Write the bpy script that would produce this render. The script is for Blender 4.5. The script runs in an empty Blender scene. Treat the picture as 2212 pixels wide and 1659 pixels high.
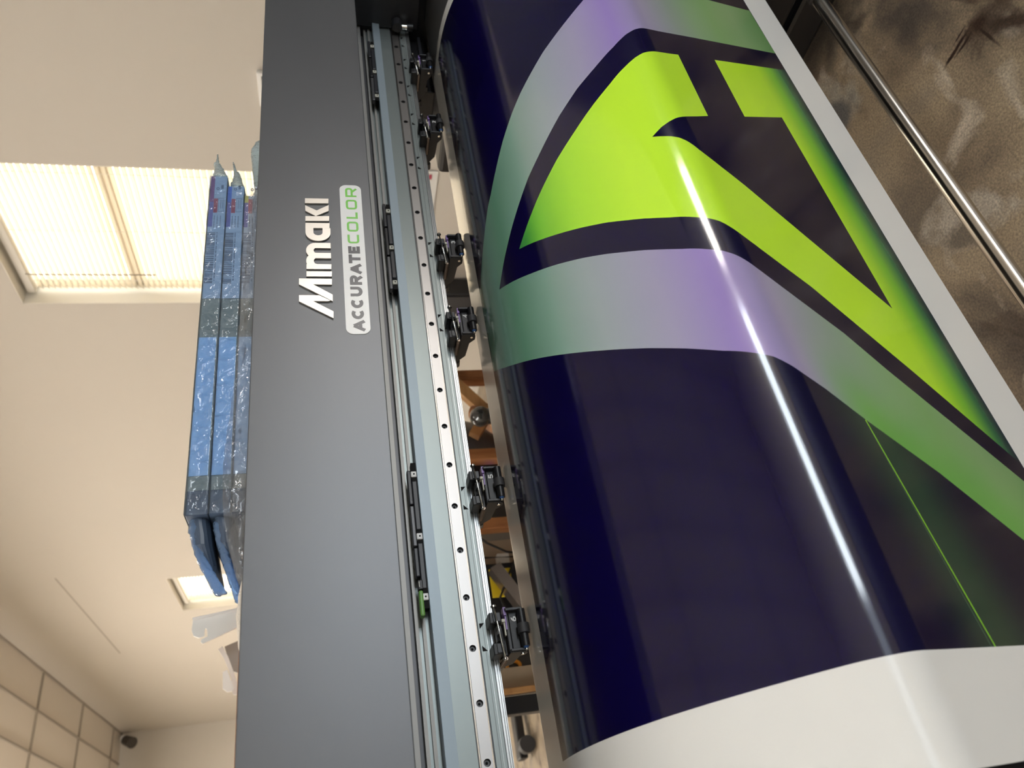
import bpy, bmesh, math, random
from mathutils import Vector, Matrix, noise
from mathutils.geometry import delaunay_2d_cdt
random.seed(7)
PI = math.pi
sc = bpy.context.scene
COL = sc.collection

# ------------------------------------------------------------------ camera (turned on its side, like the phone)
CY, CP, CR = 0.5967166, 0.2376581, -0.0306167      # yaw from +Y to +X, pitch down, roll
def cam_axes():
    F = Vector((math.sin(CY)*math.cos(CP), math.cos(CY)*math.cos(CP), -math.sin(CP)))
    R = F.cross(Vector((0,0,1))).normalized(); U = R.cross(F)
    R2 = math.cos(CR)*R + math.sin(CR)*U; U2 = -math.sin(CR)*R + math.cos(CR)*U
    return R2, U2, F
cd = bpy.data.cameras.new('camera'); cam = bpy.data.objects.new('camera', cd); COL.objects.link(cam)
R_, U_, F_ = cam_axes()
right, up, back = -U_, R_, -F_
M = Matrix((( right.x, up.x, back.x, 0), (right.y, up.y, back.y, 0), (right.z, up.z, back.z, 0), (0,0,0,1)))
cam.matrix_world = M
cd.sensor_fit = 'HORIZONTAL'; cd.sensor_width = 36.0; cd.lens = 1622.857/2212*36.0
cd.clip_start = 0.02; cd.clip_end = 60
cd.dof.use_dof = True; cd.dof.focus_distance = 0.95; cd.dof.aperture_fstop = 7.5
sc.camera = cam

# ------------------------------------------------------------------ view, world, lights
vs = sc.view_settings
vs.view_transform = 'Standard'; vs.look = 'None'; vs.gamma = 1.0; vs.use_curve_mapping = False
vs.exposure = 0.0
w = bpy.data.worlds.new('World'); sc.world = w; w.use_nodes = True
w.node_tree.nodes['Background'].inputs[0].default_value = (0.75, 0.85, 1.0, 1)
w.node_tree.nodes['Background'].inputs[1].default_value = 0.5
FLOOR_Z, CEIL_Z = -1.05, 3.447
XL, XR, YF, YB = -3.6, 3.0, -3.0, 14.2
def area(name, loc, rot, sx, sy, power, color):
    l = bpy.data.lights.new(name, 'AREA'); l.shape = 'RECTANGLE'; l.size = sx; l.size_y = sy
    l.energy = power; l.color = color
    o = bpy.data.objects.new(name, l); o.location = loc; o.rotation_euler = rot; COL.objects.link(o); return o
# daylight through the shop windows behind the photographer (wall_front) and the side window
WZ, WH = -0.31, 0.34
DAY = (0.84, 0.93, 1.0)
for x0, x1, k in ((-2.2, -0.75, .12), (-0.65, 0.8, .11), (0.9, 2.7, 1.15)):
    area('daylight', ((x0+x1)/2, YF+0.03, WZ), (PI/2, 0, 0), x1-x0, WH, 20*k*(x1-x0), DAY)
area('daylight', (XR-0.03, -2.15, WZ), (PI/2, 0, PI/2), 1.25, WH, 44, (1.0, 0.93, 0.86))
# hanging lamps added out of view to brighten the room and ceiling
FILL_LAMPS = [(-2.5, -1.0), (-2.5, 1.0), (-1.6, 2.6), (0.9, 2.6), (-1.8, 5.6), (0.2, 5.6), (-1.8, 8.8), (0.2, 8.8), (-0.4, 11.6)]
LAMP_Z = CEIL_Z-0.42
NEUT = (0.88, 0.94, 1.0)
WARM = (1.0, 0.93, 0.83)
for x, y in FILL_LAMPS:
    k = 0.75 if y < 2 else 0.30 if y < 4 else 0.75 if y < 7 else 3.2
    area('fill_lamp_light', (x, y, LAMP_Z-0.03), (0, 0, 0), 0.26, 1.16, (20 if y < 2 else 44*min(k, 1.6)), WARM if y > 2 else NEUT)
    area('fill_lamp_uplight', (x, y, LAMP_Z+0.07), (PI, 0, 0), 0.26, 1.16, (30 if y > 2 else 175)*k, WARM if y > 2 else NEUT)  # uplight added to brighten the ceiling

# ------------------------------------------------------------------ materials
def mat(name, col, rough=0.5, metal=0.0, spec=0.5, bump=None, coat=0.0, trans=0.0, alpha=1.0, emit=None, aniso=0.0):
    m = bpy.data.materials.new(name); m.use_nodes = True; nt = m.node_tree
    b = nt.nodes['Principled BSDF']
    b.inputs['Base Color'].default_value = (*col, 1); b.inputs['Roughness'].default_value = rough
    b.inputs['Metallic'].default_value = metal; b.inputs['Specular IOR Level'].default_value = spec
    b.inputs['Coat Weight'].default_value = coat; b.inputs['Coat Roughness'].default_value = 0.08
    b.inputs['Transmission Weight'].default_value = trans; b.inputs['Alpha'].default_value = alpha
    b.inputs['Anisotropic'].default_value = aniso
    if emit: b.inputs['Emission Color'].default_value = (*emit[0], 1); b.inputs['Emission Strength'].default_value = emit[1]
    if bump:
        scale, strength = bump[0], bump[1]
        tc = nt.nodes.new('ShaderNodeTexCoord'); n = nt.nodes.new('ShaderNodeTexNoise'); bp = nt.nodes.new('ShaderNodeBump')
        n.inputs['Scale'].default_value = scale; n.inputs['Detail'].default_value = 3
        bp.inputs['Strength'].default_value = strength; bp.inputs['Distance'].default_value = bump[2] if len(bump) > 2 else 0.001
        if len(bump) > 3:
            mp = nt.nodes.new('ShaderNodeMapping'); mp.inputs['Scale'].default_value = bump[3]
            nt.links.new(tc.outputs['Object'], mp.inputs['Vector']); nt.links.new(mp.outputs[0], n.inputs['Vector'])
        else: nt.links.new(tc.outputs['Object'], n.inputs['Vector'])
        nt.links.new(n.outputs['Fac'], bp.inputs['Height']); nt.links.new(bp.outputs[0], b.inputs['Normal'])
    return m
def noisy(m, c1, c2, scale, detail=4, lo=0.35, hi=0.65, stretch=(1,1,1)):
    nt = m.node_tree; b = nt.nodes['Principled BSDF']
    tc = nt.nodes.new('ShaderNodeTexCoord'); mp = nt.nodes.new('ShaderNodeMapping'); mp.inputs['Scale'].default_value = stretch
    n = nt.nodes.new('ShaderNodeTexNoise'); n.inputs['Scale'].default_value = scale; n.inputs['Detail'].default_value = detail
    r = nt.nodes.new('ShaderNodeValToRGB'); r.color_ramp.elements[0].position = lo; r.color_ramp.elements[1].position = hi
    r.color_ramp.elements[0].color = (*c1, 1); r.color_ramp.elements[1].color = (*c2, 1)
    nt.links.new(tc.outputs['Object'], mp.inputs[0]); nt.links.new(mp.outputs[0], n.inputs['Vector'])
    nt.links.new(n.outputs['Fac'], r.inputs[0]); nt.links.new(r.outputs[0], b.inputs['Base Color'])
    return m
def film(name, tint, gloss_rough=0.08, density=0.5, wrinkle=60):
    m = bpy.data.materials.new(name); m.use_nodes = True; nt = m.node_tree; nt.nodes.clear()
    out = nt.nodes.new('ShaderNodeOutputMaterial'); tr = nt.nodes.new('ShaderNodeBsdfTransparent'); tr.inputs[0].default_value = (*tint, 1)
    df = nt.nodes.new('ShaderNodeBsdfTranslucent'); df.inputs[0].default_value = (*[min(1, c*1.05) for c in tint], 1)
    d2 = nt.nodes.new('ShaderNodeBsdfDiffuse'); d2.inputs[0].default_value = (*[min(1, c*1.05) for c in tint], 1)
    gl = nt.nodes.new('ShaderNodeBsdfGlossy'); gl.inputs['Roughness'].default_value = gloss_rough
    m0 = nt.nodes.new('ShaderNodeMixShader'); m0.inputs[0].default_value = 0.5
    m1 = nt.nodes.new('ShaderNodeMixShader'); m1.inputs[0].default_value = density
    m2 = nt.nodes.new('ShaderNodeMixShader'); fr = nt.nodes.new('ShaderNodeFresnel'); fr.inputs[0].default_value = 1.5
    n = nt.nodes.new('ShaderNodeTexNoise'); n.inputs['Scale'].default_value = wrinkle; n.inputs['Detail'].default_value = 2; n.inputs['Distortion'].default_value = 1.0
    bp = nt.nodes.new('ShaderNodeBump'); bp.inputs['Strength'].default_value = 0.8; bp.inputs['Distance'].default_value = 0.004
    tc = nt.nodes.new('ShaderNodeTexCoord'); L = nt.links.new
    L(tc.outputs['Object'], n.inputs['Vector']); L(n.outputs['Fac'], bp.inputs['Height'])
    L(bp.outputs[0], gl.inputs['Normal']); L(bp.outputs[0], fr.inputs['Normal'])
    L(df.outputs[0], m0.inputs[1]); L(d2.outputs[0], m0.inputs[2])
    L(tr.outputs[0], m1.inputs[1]); L(m0.outputs[0], m1.inputs[2]); L(fr.outputs[0], m2.inputs[0]); L(m1.outputs[0], m2.inputs[1]); L(gl.outputs[0], m2.inputs[2])
    L(m2.outputs[0], out.inputs[0]); return m

MT = dict(
 cover = mat('cover_paint', (0.118, 0.122, 0.130), 0.36, 0.45, 0.5, bump=(2600, 0.12, 0.0004)),
 black = mat('black_plastic', (0.007, 0.007, 0.009), 0.42),
 satin = mat('dark_grey_plastic', (0.024, 0.025, 0.030), 0.40),
 anod = mat('anodised_aluminium', (0.27, 0.305, 0.30), 0.38, 0.55, 0.5),
 anodb = mat('bluish_aluminium', (0.36, 0.43, 0.48), 0.42, 0.4, 0.5),
 bright = mat('bright_aluminium', (0.62, 0.64, 0.65), 0.25, 0.9, 0.5),
 beige = mat('beige_grey_metal', (0.36, 0.35, 0.33), 0.45, 0.3),
 channel = mat('dark_channel', (0.10, 0.10, 0.105), 0.4, 0.4),
 steel = mat('brushed_steel', (0.38, 0.365, 0.355), 0.36, 1.0, 0.5, bump=(40, 0.12, 0.0002, (14, 1, 1))),
 polish = mat('polished_steel', (0.80, 0.79, 0.77), 0.12, 1.0),
 barsteel = mat('satin_steel_tube', (0.72, 0.69, 0.64), 0.2, 1.0),
 ink = mat('black_print', (0.004, 0.004, 0.004), 0.6, 0, 0.15),
 logo = mat('brushed_gold_silver', (0.60, 0.56, 0.51), 0.36, 1.0, 0.5, bump=(250, 0.15, 0.0003, (1, 1, 12))),
 stick = mat('sticker_white', (0.78, 0.79, 0.80), 0.28, bump=(160, 0.25, 0.0006)),
 sgrey = mat('sticker_dark_grey', (0.05, 0.05, 0.06), 0.3),
 sgreen = mat('sticker_green', (0.17, 0.55, 0.07), 0.3),
 rubber = mat('rubber', (0.03, 0.03, 0.033), 0.6),
 purple = mat('purple_plastic', (0.27, 0.17, 0.45), 0.35),
 cream = mat('cream_plastic', (0.55, 0.54, 0.46), 0.4),
 blue = mat('blue_cap', (0.03, 0.10, 0.28), 0.3),
 white = mat('white_print', (0.8, 0.8, 0.8), 0.5),
 whitep = mat('white_powdercoat', (0.93, 0.92, 0.90), 0.4),
 green = mat('green_plastic', (0.19, 0.42, 0.10), 0.4),
 wall = mat('wall_paint', (0.60, 0.56, 0.50), 0.6, bump=(30, 0.05, 0.002)),
 wallb = mat('back_wall_paint', (0.64, 0.61, 0.56), 0.6),
 ceil = mat('ceiling_tile', (0.74, 0.69, 0.62), 0.7, bump=(120, 0.1, 0.002)),
 tee = mat('ceiling_grid', (0.36, 0.32, 0.27), 0.5),
 reveal = mat('window_reveal_paint', (0.80, 0.77, 0.70), 0.5),
 pane = mat('daylit_pane', (0.9, 0.9, 0.85), 0.3, emit=((1.0, 0.96, 0.88), 3.4)),
 carton = mat('grey_carton', (0.27, 0.28, 0.25), 0.6),
 label = mat('pale_label', (0.42, 0.50, 0.62), 0.45),
 lblue = mat('light_blue_label', (0.36, 0.56, 0.82), 0.4),
 navycap = mat('dark_carton_end', (0.05, 0.075, 0.12), 0.4),
 magenta = mat('magenta_band', (0.25, 0.09, 0.24), 0.5),
 vblue = mat('blue_band', (0.06, 0.16, 0.55), 0.5),
 violet = mat('violet_band', (0.16, 0.15, 0.40), 0.5),
 yellowb = mat('yellow_band', (0.55, 0.55, 0.15), 0.5),
 red = mat('red_mark', (0.42, 0.06, 0.10), 0.5),
 text = mat('printed_text', (0.09, 0.11, 0.17), 0.5),
 filmb = film('blue_film', (0.76, 0.88, 1.0), 0.07, 0.12, 70),
 filmbt = film('blue_film_folded', (0.40, 0.62, 0.98), 0.05, 0.45, 220),
 filmlt = film('pale_film_folded', (0.80, 0.92, 0.95), 0.05, 0.7, 160),
 filmc = film('clear_film', (0.92, 0.93, 0.94), 0.06, 0.16, 60),
 wood = noisy(mat('orange_wood', (0.3, 0.12, 0.04), 0.5), (0.24, 0.085, 0.025), (0.40, 0.17, 0.06), 5, 6, stretch=(8, 8, 1)),
 woodl = noisy(mat('light_wood', (0.5, 0.28, 0.1), 0.5), (0.40, 0.20, 0.07), (0.55, 0.30, 0.12), 5, 6, stretch=(1, 8, 8)),
 tan = mat('tan_cardboard', (0.42, 0.34, 0.25), 0.7),
 yellow = mat('yellow_label', (0.80, 0.58, 0.02), 0.5),
 orange = mat('orange_print', (0.80, 0.33, 0.03), 0.5),
 glass = mat('dark_glass', (0.03, 0.03, 0.03), 0.05, 0.0, 0.8, coat=0.5),
 bag = mat('grey_plastic_bag', (0.10, 0.10, 0.10), 0.3, bump=(12, 0.6, 0.02)),
 pwhite = mat('vinyl_white', (0.80, 0.80, 0.78), 0.16),
 cloth = mat('white_cloth', (0.72, 0.66, 0.58), 0.9, bump=(300, 1.0, 0.003)),
 cab = mat('dark_cabinet_paint', (0.05, 0.045, 0.04), 0.4),
 fleece = mat('cable_rubber', (0.01, 0.01, 0.01), 0.45),
 bronze = mat('bronze_metal', (0.30, 0.24, 0.20), 0.25, 0.8),
 bled = mat('blue_indicator', (0.0, 0.0, 0.1), 0.6, emit=((0.0, 0.01, 1.0), 1.2)),
 diff = mat('fill_lamp_diffuser', (0.9, 0.9, 0.9), 0.5, emit=((1.0, 0.87, 0.72), 4.0)),
)

# ------------------------------------------------------------------ mesh helpers
class MB:
    def __init__(s): s.v = []; s.f = []; s.m = []; s.mats = []; s.smooth = []
    def mi(s, m):
        if isinstance(m, str): m = MT[m]
        if m not in s.mats: s.mats.append(m)
        return s.mats.index(m)
    def add(s, vs, fs, m, smooth=False):
        k = len(s.v); i = s.mi(m); s.v += [tuple(p) for p in vs]
        for f in fs: s.f.append([a+k for a in f]); s.m.append(i); s.smooth.append(smooth)
        return s
    def box(s, x0, x1, y0, y1, z0, z1, m, bev=0.0, T=None):
        bm = bmesh.new(); bmesh.ops.create_cube(bm, size=1)
        for v in bm.verts: v.co = Vector(((x0+x1)/2+v.co.x*(x1-x0), (y0+y1)/2+v.co.y*(y1-y0), (z0+z1)/2+v.co.z*(z1-z0)))
        if bev: bmesh.ops.bevel(bm, geom=bm.edges[:], offset=bev, segments=2, affect='EDGES', profile=0.5)
        bm.verts.index_update()
        vs = [(T @ v.co if T else v.co) for v in bm.verts]
        s.add(vs, [[v.index for v in f.verts] for f in bm.faces], m); bm.free(); return s
    def prism_x(s, pts, x0, x1, m, caps=True):       # closed outline in (y, z) extruded along x
        n = len(pts); vs = [(x0, y, z) for y, z in pts]+[(x1, y, z) for y, z in pts]
        fs = [[i, (i+1) % n, n+(i+1) % n, n+i] for i in range(n)]
        if caps: fs += [list(range(n))[::-1], list(range(n, 2*n))]
        return s.add(vs, fs, m)
    def plate_xz(s, pts, y0, y1, m):                 # closed outline in (x, z), thickness along y
        n = len(pts); vs = [(x, y0, z) for x, z in pts]+[(x, y1, z) for x, z in pts]
        fs = [[i, (i+1) % n, n+(i+1) % n, n+i] for i in range(n)]+[list(range(n)), list(range(n, 2*n))[::-1]]
        return s.add(vs, fs, m)
    def stroke(s, pts, w, y0, y1, m, closed=False):   # ribbon letter stroke in (x, z)
        n = len(pts); L = []; Rr = []; s.ns = getattr(s, 'ns', 0)+1; y0 -= .000014*(s.ns % 17)
        for i in range(n):
            p = Vector(pts[i]); a = Vector(pts[i-1]) if (i or closed) else None; b = Vector(pts[(i+1) % n]) if (i < n-1 or closed) else None
            d1 = (p-a).normalized() if a is not None else None; d2 = (b-p).normalized() if b is not None else None
            if d1 is None: d1 = d2
            if d2 is None: d2 = d1
            t = (d1+d2).normalized(); nn = Vector((-t.y, t.x)); c = max(0.45, nn.dot(Vector((-d1.y, d1.x))))
            L.append(p+nn*(w/2/c)); Rr.append(p-nn*(w/2/c))
        vs = []
        for y in (y0, y1):
            for i in range(n): vs += [(L[i].x, y, L[i].y), (Rr[i].x, y, Rr[i].y)]
        fs = []; N2 = 2*n; rng = range(n) if closed else range(n-1)
        for i in rng:
            j = (i+1) % n
            fs += [[2*i, 2*i+1, 2*j+1, 2*j], [N2+2*i, N2+2*j, N2+2*j+1, N2+2*i+1], [2*i, 2*j, N2+2*j, N2+2*i], [2*i+1, N2+2*i+1, N2+2*j+1, 2*j+1]]
        if not closed: fs += [[0, N2, N2+1, 1], [2*n-2, 2*n-1, N2+2*n-1, N2+2*n-2]]
        return s.add(vs, fs, m)
    def cyl(s, a, b, r0, r1, m, n=20, cap=True, smooth=True):
        a, b = Vector(a), Vector(b); d = (b-a).normalized()
        u = d.cross(Vector((0, 0, 1)) if abs(d.z) < 0.9 else Vector((1, 0, 0))).normalized(); v = d.cross(u)
        vs = []
        for c, r in ((a, r0), (b, r1)):
            for i in range(n): t = 2*PI*i/n; vs.append(c+u*(r*math.cos(t))+v*(r*math.sin(t)))
        s.add(vs, [[i, (i+1) % n, n+(i+1) % n, n+i] for i in range(n)], m, smooth)
        if cap: s.add(vs, [list(range(n))[::-1], list(range(n, 2*n))], m)
        return s
    def tube(s, pts, r, m, n=8):
        vs = []; P = [Vector(p) for p in pts]; last = None
        for i, p in enumerate(P):
            d = ((P[i+1]-p) if i < len(P)-1 else (p-P[i-1])).normalized()
            u = (last - d*last.dot(d)).normalized() if last is not None else d.cross(Vector((0.13, 0.3, 1))).normalized()
            last = u; v = d.cross(u)
            rr = r[i] if isinstance(r, (list, tuple)) else r
            for k in range(n): t = 2*PI*k/n; vs.append(p+u*(rr*math.cos(t))+v*(rr*math.sin(t)))
        fs = [[i*n+k, i*n+(k+1) % n, (i+1)*n+(k+1) % n, (i+1)*n+k] for i in range(len(P)-1) for k in range(n)]
        fs += [list(range(n))[::-1], list(range((len(P)-1)*n, len(P)*n))]
        return s.add(vs, fs, m, True)
    def sphere(s, c, r, m, seg=20, rings=12, sc_=(1, 1, 1)):
        vs = []; fs = []
        for i in range(rings+1):
            for k in range(seg):
                a = PI*i/rings; b = 2*PI*k/seg
                vs.append((c[0]+r*sc_[0]*math.sin(a)*math.cos(b), c[1]+r*sc_[1]*math.sin(a)*math.sin(b), c[2]+r*sc_[2]*math.cos(a)))
        for i in range(rings):
            for k in range(seg): fs.append([i*seg+k, i*seg+(k+1) % seg, (i+1)*seg+(k+1) % seg, (i+1)*seg+k])
        return s.add(vs, fs, m, True)
    def build(s, name, parent=None, label=None, cat=None, group=None, kind=None, loc=None, fix=True):
        me = bpy.data.meshes.new(name); me.from_pydata(s.v, [], s.f)
        for m in s.mats: me.materials.append(m)
        me.polygons.foreach_set('material_index', s.m); me.polygons.foreach_set('use_smooth', s.smooth)
        if fix:
            bm = bmesh.new(); bm.from_mesh(me); bmesh.ops.recalc_face_normals(bm, faces=bm.faces); bm.to_mesh(me); bm.free()
        o = bpy.data.objects.new(name, me); COL.objects.link(o)
        if loc is not None:
            me.transform(Matrix.Translation(-Vector(loc))); o.location = loc
        if parent is not None:
            o.parent = parent; o.matrix_parent_inverse = parent_world(parent).inverted()
        tag(o, label, cat, group, kind); return o
def parent_world(p):
    return (parent_world(p.parent) @ p.matrix_parent_inverse @ p.matrix_basis) if p.parent else p.matrix_basis.copy()
def tag(o, label=None, cat=None, group=None, kind=None):
    for k, v in (('label', label), ('category', cat), ('group', group), ('kind', kind)):
        if v: o[k] = v
    return o
def thing(name, loc, label, cat, group=None):
    o = bpy.data.objects.new(name, None); COL.objects.link(o); o.location = loc; o.empty_display_size = 0.05
    return tag(o, label, cat, group)
def copy_tree(o, parent=None):
    c = o.copy(); COL.objects.link(c)
    if parent is not None: c.parent = parent
    for ch in list(o.children): copy_tree(ch, c)
    return c

# ------------------------------------------------------------------ setting
def room():
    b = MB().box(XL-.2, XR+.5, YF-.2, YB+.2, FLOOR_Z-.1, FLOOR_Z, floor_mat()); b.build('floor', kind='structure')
    b = MB().box(XL-.2, XR+.5, YF-.2, YB+.2, CEIL_Z+.02, CEIL_Z+.12, 'ceil')
    b.build('ceiling', kind='structure')
    t = MB()                                          # suspended-ceiling grid, 1.7 m bays
    x = XR-.012
    for i in range(15):
        t.box(x-.012, x+.012, YF, YB, CEIL_Z, CEIL_Z+.02, 'tee'); x -= .447
    for i in range(11): t.box(XL, XR, 10.27-1.7*8+1.7*i-.012, 10.27-1.7*8+1.7*i+.012, CEIL_Z, CEIL_Z+.02, 'tee')
    t.build('trim_1', kind='structure')
    MB().box(XL-.2, XL, YF-.2, YB+.2, FLOOR_Z, CEIL_Z+.1, 'wall').build('wall_left', kind='structure')
    MB().box(XL, XR+.3, YB, YB+.2, FLOOR_Z, CEIL_Z+.1, 'wallb').build('wall_back', kind='structure')
    # front wall with three shop windows
    f = MB(); zs = (WZ-WH/2-.02, WZ+WH/2+.02); xs = [(-2.25, -0.7), (-0.6, 0.85), (0.85+.0, 2.75)]
    f.box(XL, XR+.3, YF-.2, YF, FLOOR_Z, zs[0], 'wall'); f.box(XL, XR+.3, YF-.2, YF, zs[1], CEIL_Z+.1, 'wall')
    for a, c in ((XL, -2.25), (-.7, -.6), (.85, .87), (2.75, XR+.3)): f.box(a, c, YF-.2, YF, zs[0], zs[1], 'wall')
    f.mats = [MT['reveal']]; f.build('wall_front', kind='structure')
    # right-hand wall with two deep window recesses (and the side window)
    g = MB(); holes = [(-2.82, -1.50, WZ-WH/2-.02, WZ+WH/2+.02), (2.535, 3.5, -0.05, 1.607), (7.65, 8.6, -0.05, 1.63)]
    ys = sorted({YF-.2, YB+.2, *[h[0] for h in holes], *[h[1] for h in holes]})
    for y0, y1 in zip(ys[:-1], ys[1:]):
        h = [q for q in holes if q[0] <= y0+1e-6 and q[1] >= y1-1e-6]
        if h: g.box(XR, XR+.3, y0, y1, FLOOR_Z, h[0][2], 'wall').box(XR, XR+.3, y0, y1, h[0][3], CEIL_Z+.1, 'wall')
        else: g.box(XR, XR+.3, y0, y1, FLOOR_Z, CEIL_Z+.1, 'wall')
    g.build('wall_right', kind='structure')
    # a faint plaster joint along the wall
    MB().box(XR-.0015, XR, 7.4, 9.9, 2.53, 2.545, 'tee').build('trim_2', kind='structure')
    for n, (y0, y1, z0, z1) in enumerate(holes[1:], 1):
        wdw = MB(); e = .002; d = .005
        wdw.box(XR+.001, XR+.17, y0, y0+d, z0, z1, 'reveal').box(XR+.001, XR+.17, y1-d, y1, z0, z1, 'reveal')
        wdw.box(XR+.001, XR+.17, y0, y1, z1-d, z1, 'reveal').box(XR+.001, XR+.17, y0, y1, z0, z0+d, 'reveal')
        o = wdw.build('window_%d' % n, kind='structure')
        MB().box(XR+.16, XR+.165, y0+.03, y1-.03, z0+.03, z1-.03, 'pane').build('window_pane', o)
        fr = MB()
        for a, c, p, q in ((y0+d, y0+.05, z0, z1), (y1-.05, y1-d, z0, z1), (y0, y1, z0, z0+.05), (y0, y1, z1-.05, z1), (y0, y1, 1.0, 1.05)):
            fr.box(XR+.135, XR+.158, a, c, p, q, 'tan' if p == 1.0 else 'reveal', 0)
        fr.build('window_frame', o)
def floor_mat():
    m = mat('stained_concrete', (0.12, 0.09, 0.065), 0.42, 0, 0.4); nt = m.node_tree; b = nt.nodes['Principled BSDF']; L = nt.links.new
    tc = nt.nodes.new('ShaderNodeTexCoord')
    def nz(scale, detail, dist=0.0, off=0.0):
        mp = nt.nodes.new('ShaderNodeMapping'); mp.inputs['Location'].default_value = (off, off*1.7, 0)
        n = nt.nodes.new('ShaderNodeTexNoise'); n.inputs['Scale'].default_value = scale; n.inputs['Detail'].default_value = detail; n.inputs['Distortion'].default_value = dist
        L(tc.outputs['Object'], mp.inputs[0]); L(mp.outputs[0], n.inputs['Vector']); return n.outputs['Fac']
    def ramp(fac, stops):
        r = nt.nodes.new('ShaderNodeValToRGB'); cr = r.color_ramp
        cr.elements[0].position, cr.elements[0].color = stops[0][0], (*stops[0][1], 1); cr.elements[1].position, cr.elements[1].color = stops[-1][0], (*stops[-1][1], 1)
        for p, c in stops[1:-1]: e = cr.elements.new(p); e.color = (*c, 1)
        L(fac, r.inputs[0]); return r.outputs[0]
    def mix(f, a, c, mode='MIX'):
        x = nt.nodes.new('ShaderNodeMix'); x.data_type = 'RGBA'; x.blend_type = mode
        if isinstance(f, float): x.inputs[0].default_value = f
        else: L(f, x.inputs[0])
        L(a, x.inputs[6])
        if isinstance(c, tuple): x.inputs[7].default_value = (*c, 1)
        else: L(c, x.inputs[7])
        return x.outputs[2]
    base = ramp(nz(4.0, 6, 0.6), [(0.36, (0.085, 0.067, 0.054)), (0.47, (0.19, 0.148, 0.105)), (0.58, (0.30, 0.238, 0.165)), (0.68, (0.24, 0.20, 0.155))])
    pale = ramp(nz(6.5, 8, 0.9, 3.3), [(0.60, (0, 0, 0)), (0.70, (1, 1, 1))])
    c1 = mix(pale, base, (0.46, 0.40, 0.33))
    dark = ramp(nz(5.2, 9, 1.4, 8.1), [(0.30, (1, 1, 1)), (0.38, (0, 0, 0))])
    c2 = mix(dark, c1, (0.05, 0.032, 0.022))
    grit = ramp(nz(260, 3), [(0.3, (0.62, 0.62, 0.62)), (0.5, (1, 1, 1)), (0.72, (1.5, 1.45, 1.35))])
    c3 = c2
    def blob(prev, cx_, cy_, rx, ry, ang, col, soft=0.35, off=0.0):
        mp = nt.nodes.new('ShaderNodeMapping'); mp.vector_type = 'TEXTURE'; mp.inputs['Location'].default_value = (cx_, cy_, 0); mp.inputs['Rotation'].default_value = (0, 0, math.radians(ang)); mp.inputs['Scale'].default_value = (rx, ry, 1)
        L(tc.outputs['Object'], mp.inputs[0]); n = nt.nodes.new('ShaderNodeTexNoise'); n.inputs['Scale'].default_value = 24; n.inputs['Detail'].default_value = 9; m2 = nt.nodes.new('ShaderNodeMapping'); m2.inputs['Location'].default_value = (off, 0, 0)
        L(tc.outputs['Object'], m2.inputs[0]); L(m2.outputs[0], n.inputs['Vector'])
        va = nt.nodes.new('ShaderNodeVectorMath'); va.operation = 'MULTIPLY_ADD'; va.inputs[1].default_value = (1.6, 1.6, 0); va.inputs[2].default_value = (-.8, -.8, 0); L(n.outputs['Color'], va.inputs[0])
        vb = nt.nodes.new('ShaderNodeVectorMath'); vb.operation = 'ADD'; L(mp.outputs[0], vb.inputs[0]); L(va.outputs[0], vb.inputs[1])
        sp = nt.nodes.new('ShaderNodeSeparateXYZ'); L(vb.outputs[0], sp.inputs[0]); cm = nt.nodes.new('ShaderNodeCombineXYZ'); L(sp.outputs[0], cm.inputs[0]); L(sp.outputs[1], cm.inputs[1])
        ln = nt.nodes.new('ShaderNodeVectorMath'); ln.operation = 'LENGTH'; L(cm.outputs[0], ln.inputs[0])
        r = ramp(ln.outputs['Value'], [(1-soft, (1, 1, 1)), (1.0, (0, 0, 0))]); return mix(r, prev, col)
    c3 = blob(c3, 1.27, .86, .14, .07, 50, (.34, .31, .26), .5, 1)
    c3 = blob(c3, 1.21, .83, .07, .045, 50, (.13, .125, .12), .5, 2)
    c3 = blob(c3, .80, .72, .11, .055, 60, (.38, .34, .29), .5, 3)
    c3 = blob(c3, .78, .74, .05, .03, 60, (.14, .115, .09), .4, 4)
    c3 = blob(c3, 1.20, .60, .17, .07, 25, (.075, .062, .053), .8, 5)  # printer's shadow painted into the floor colour
    c3 = blob(c3, 1.40, .74, .16, .12, 25, (.070, .058, .048), .8, 8)  # more of the painted shadow, towards the far end of the machine
    c3 = blob(c3, 1.035, .520, .030, .024, 40, (.040, .022, .015), .7, 6)
    for k, (ax, ay, bx, by, wd) in enumerate(((1.050, .530, 1.042, .612, .0045), (1.040, .528, 1.036, .585, .0035), (1.060, .530, 1.056, .572, .0025), (1.033, .524, .966, .515, .0035))):
        c3 = blob(c3, (ax+bx)/2, (ay+by)/2, math.hypot(ax-bx, ay-by)/2, wd, math.degrees(math.atan2(ay-by, ax-bx)), (.028, .014, .010), .5, 9+k)
    c3 = mix(0.9, c3, grit, 'MULTIPLY')
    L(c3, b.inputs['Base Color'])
    bp = nt.nodes.new('ShaderNodeBump'); bp.inputs['Strength'].default_value = 0.15; bp.inputs['Distance'].default_value = 0.002
    L(nz(30, 6), bp.inputs['Height']); L(bp.outputs[0], b.inputs['Normal']); return m
room()
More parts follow.
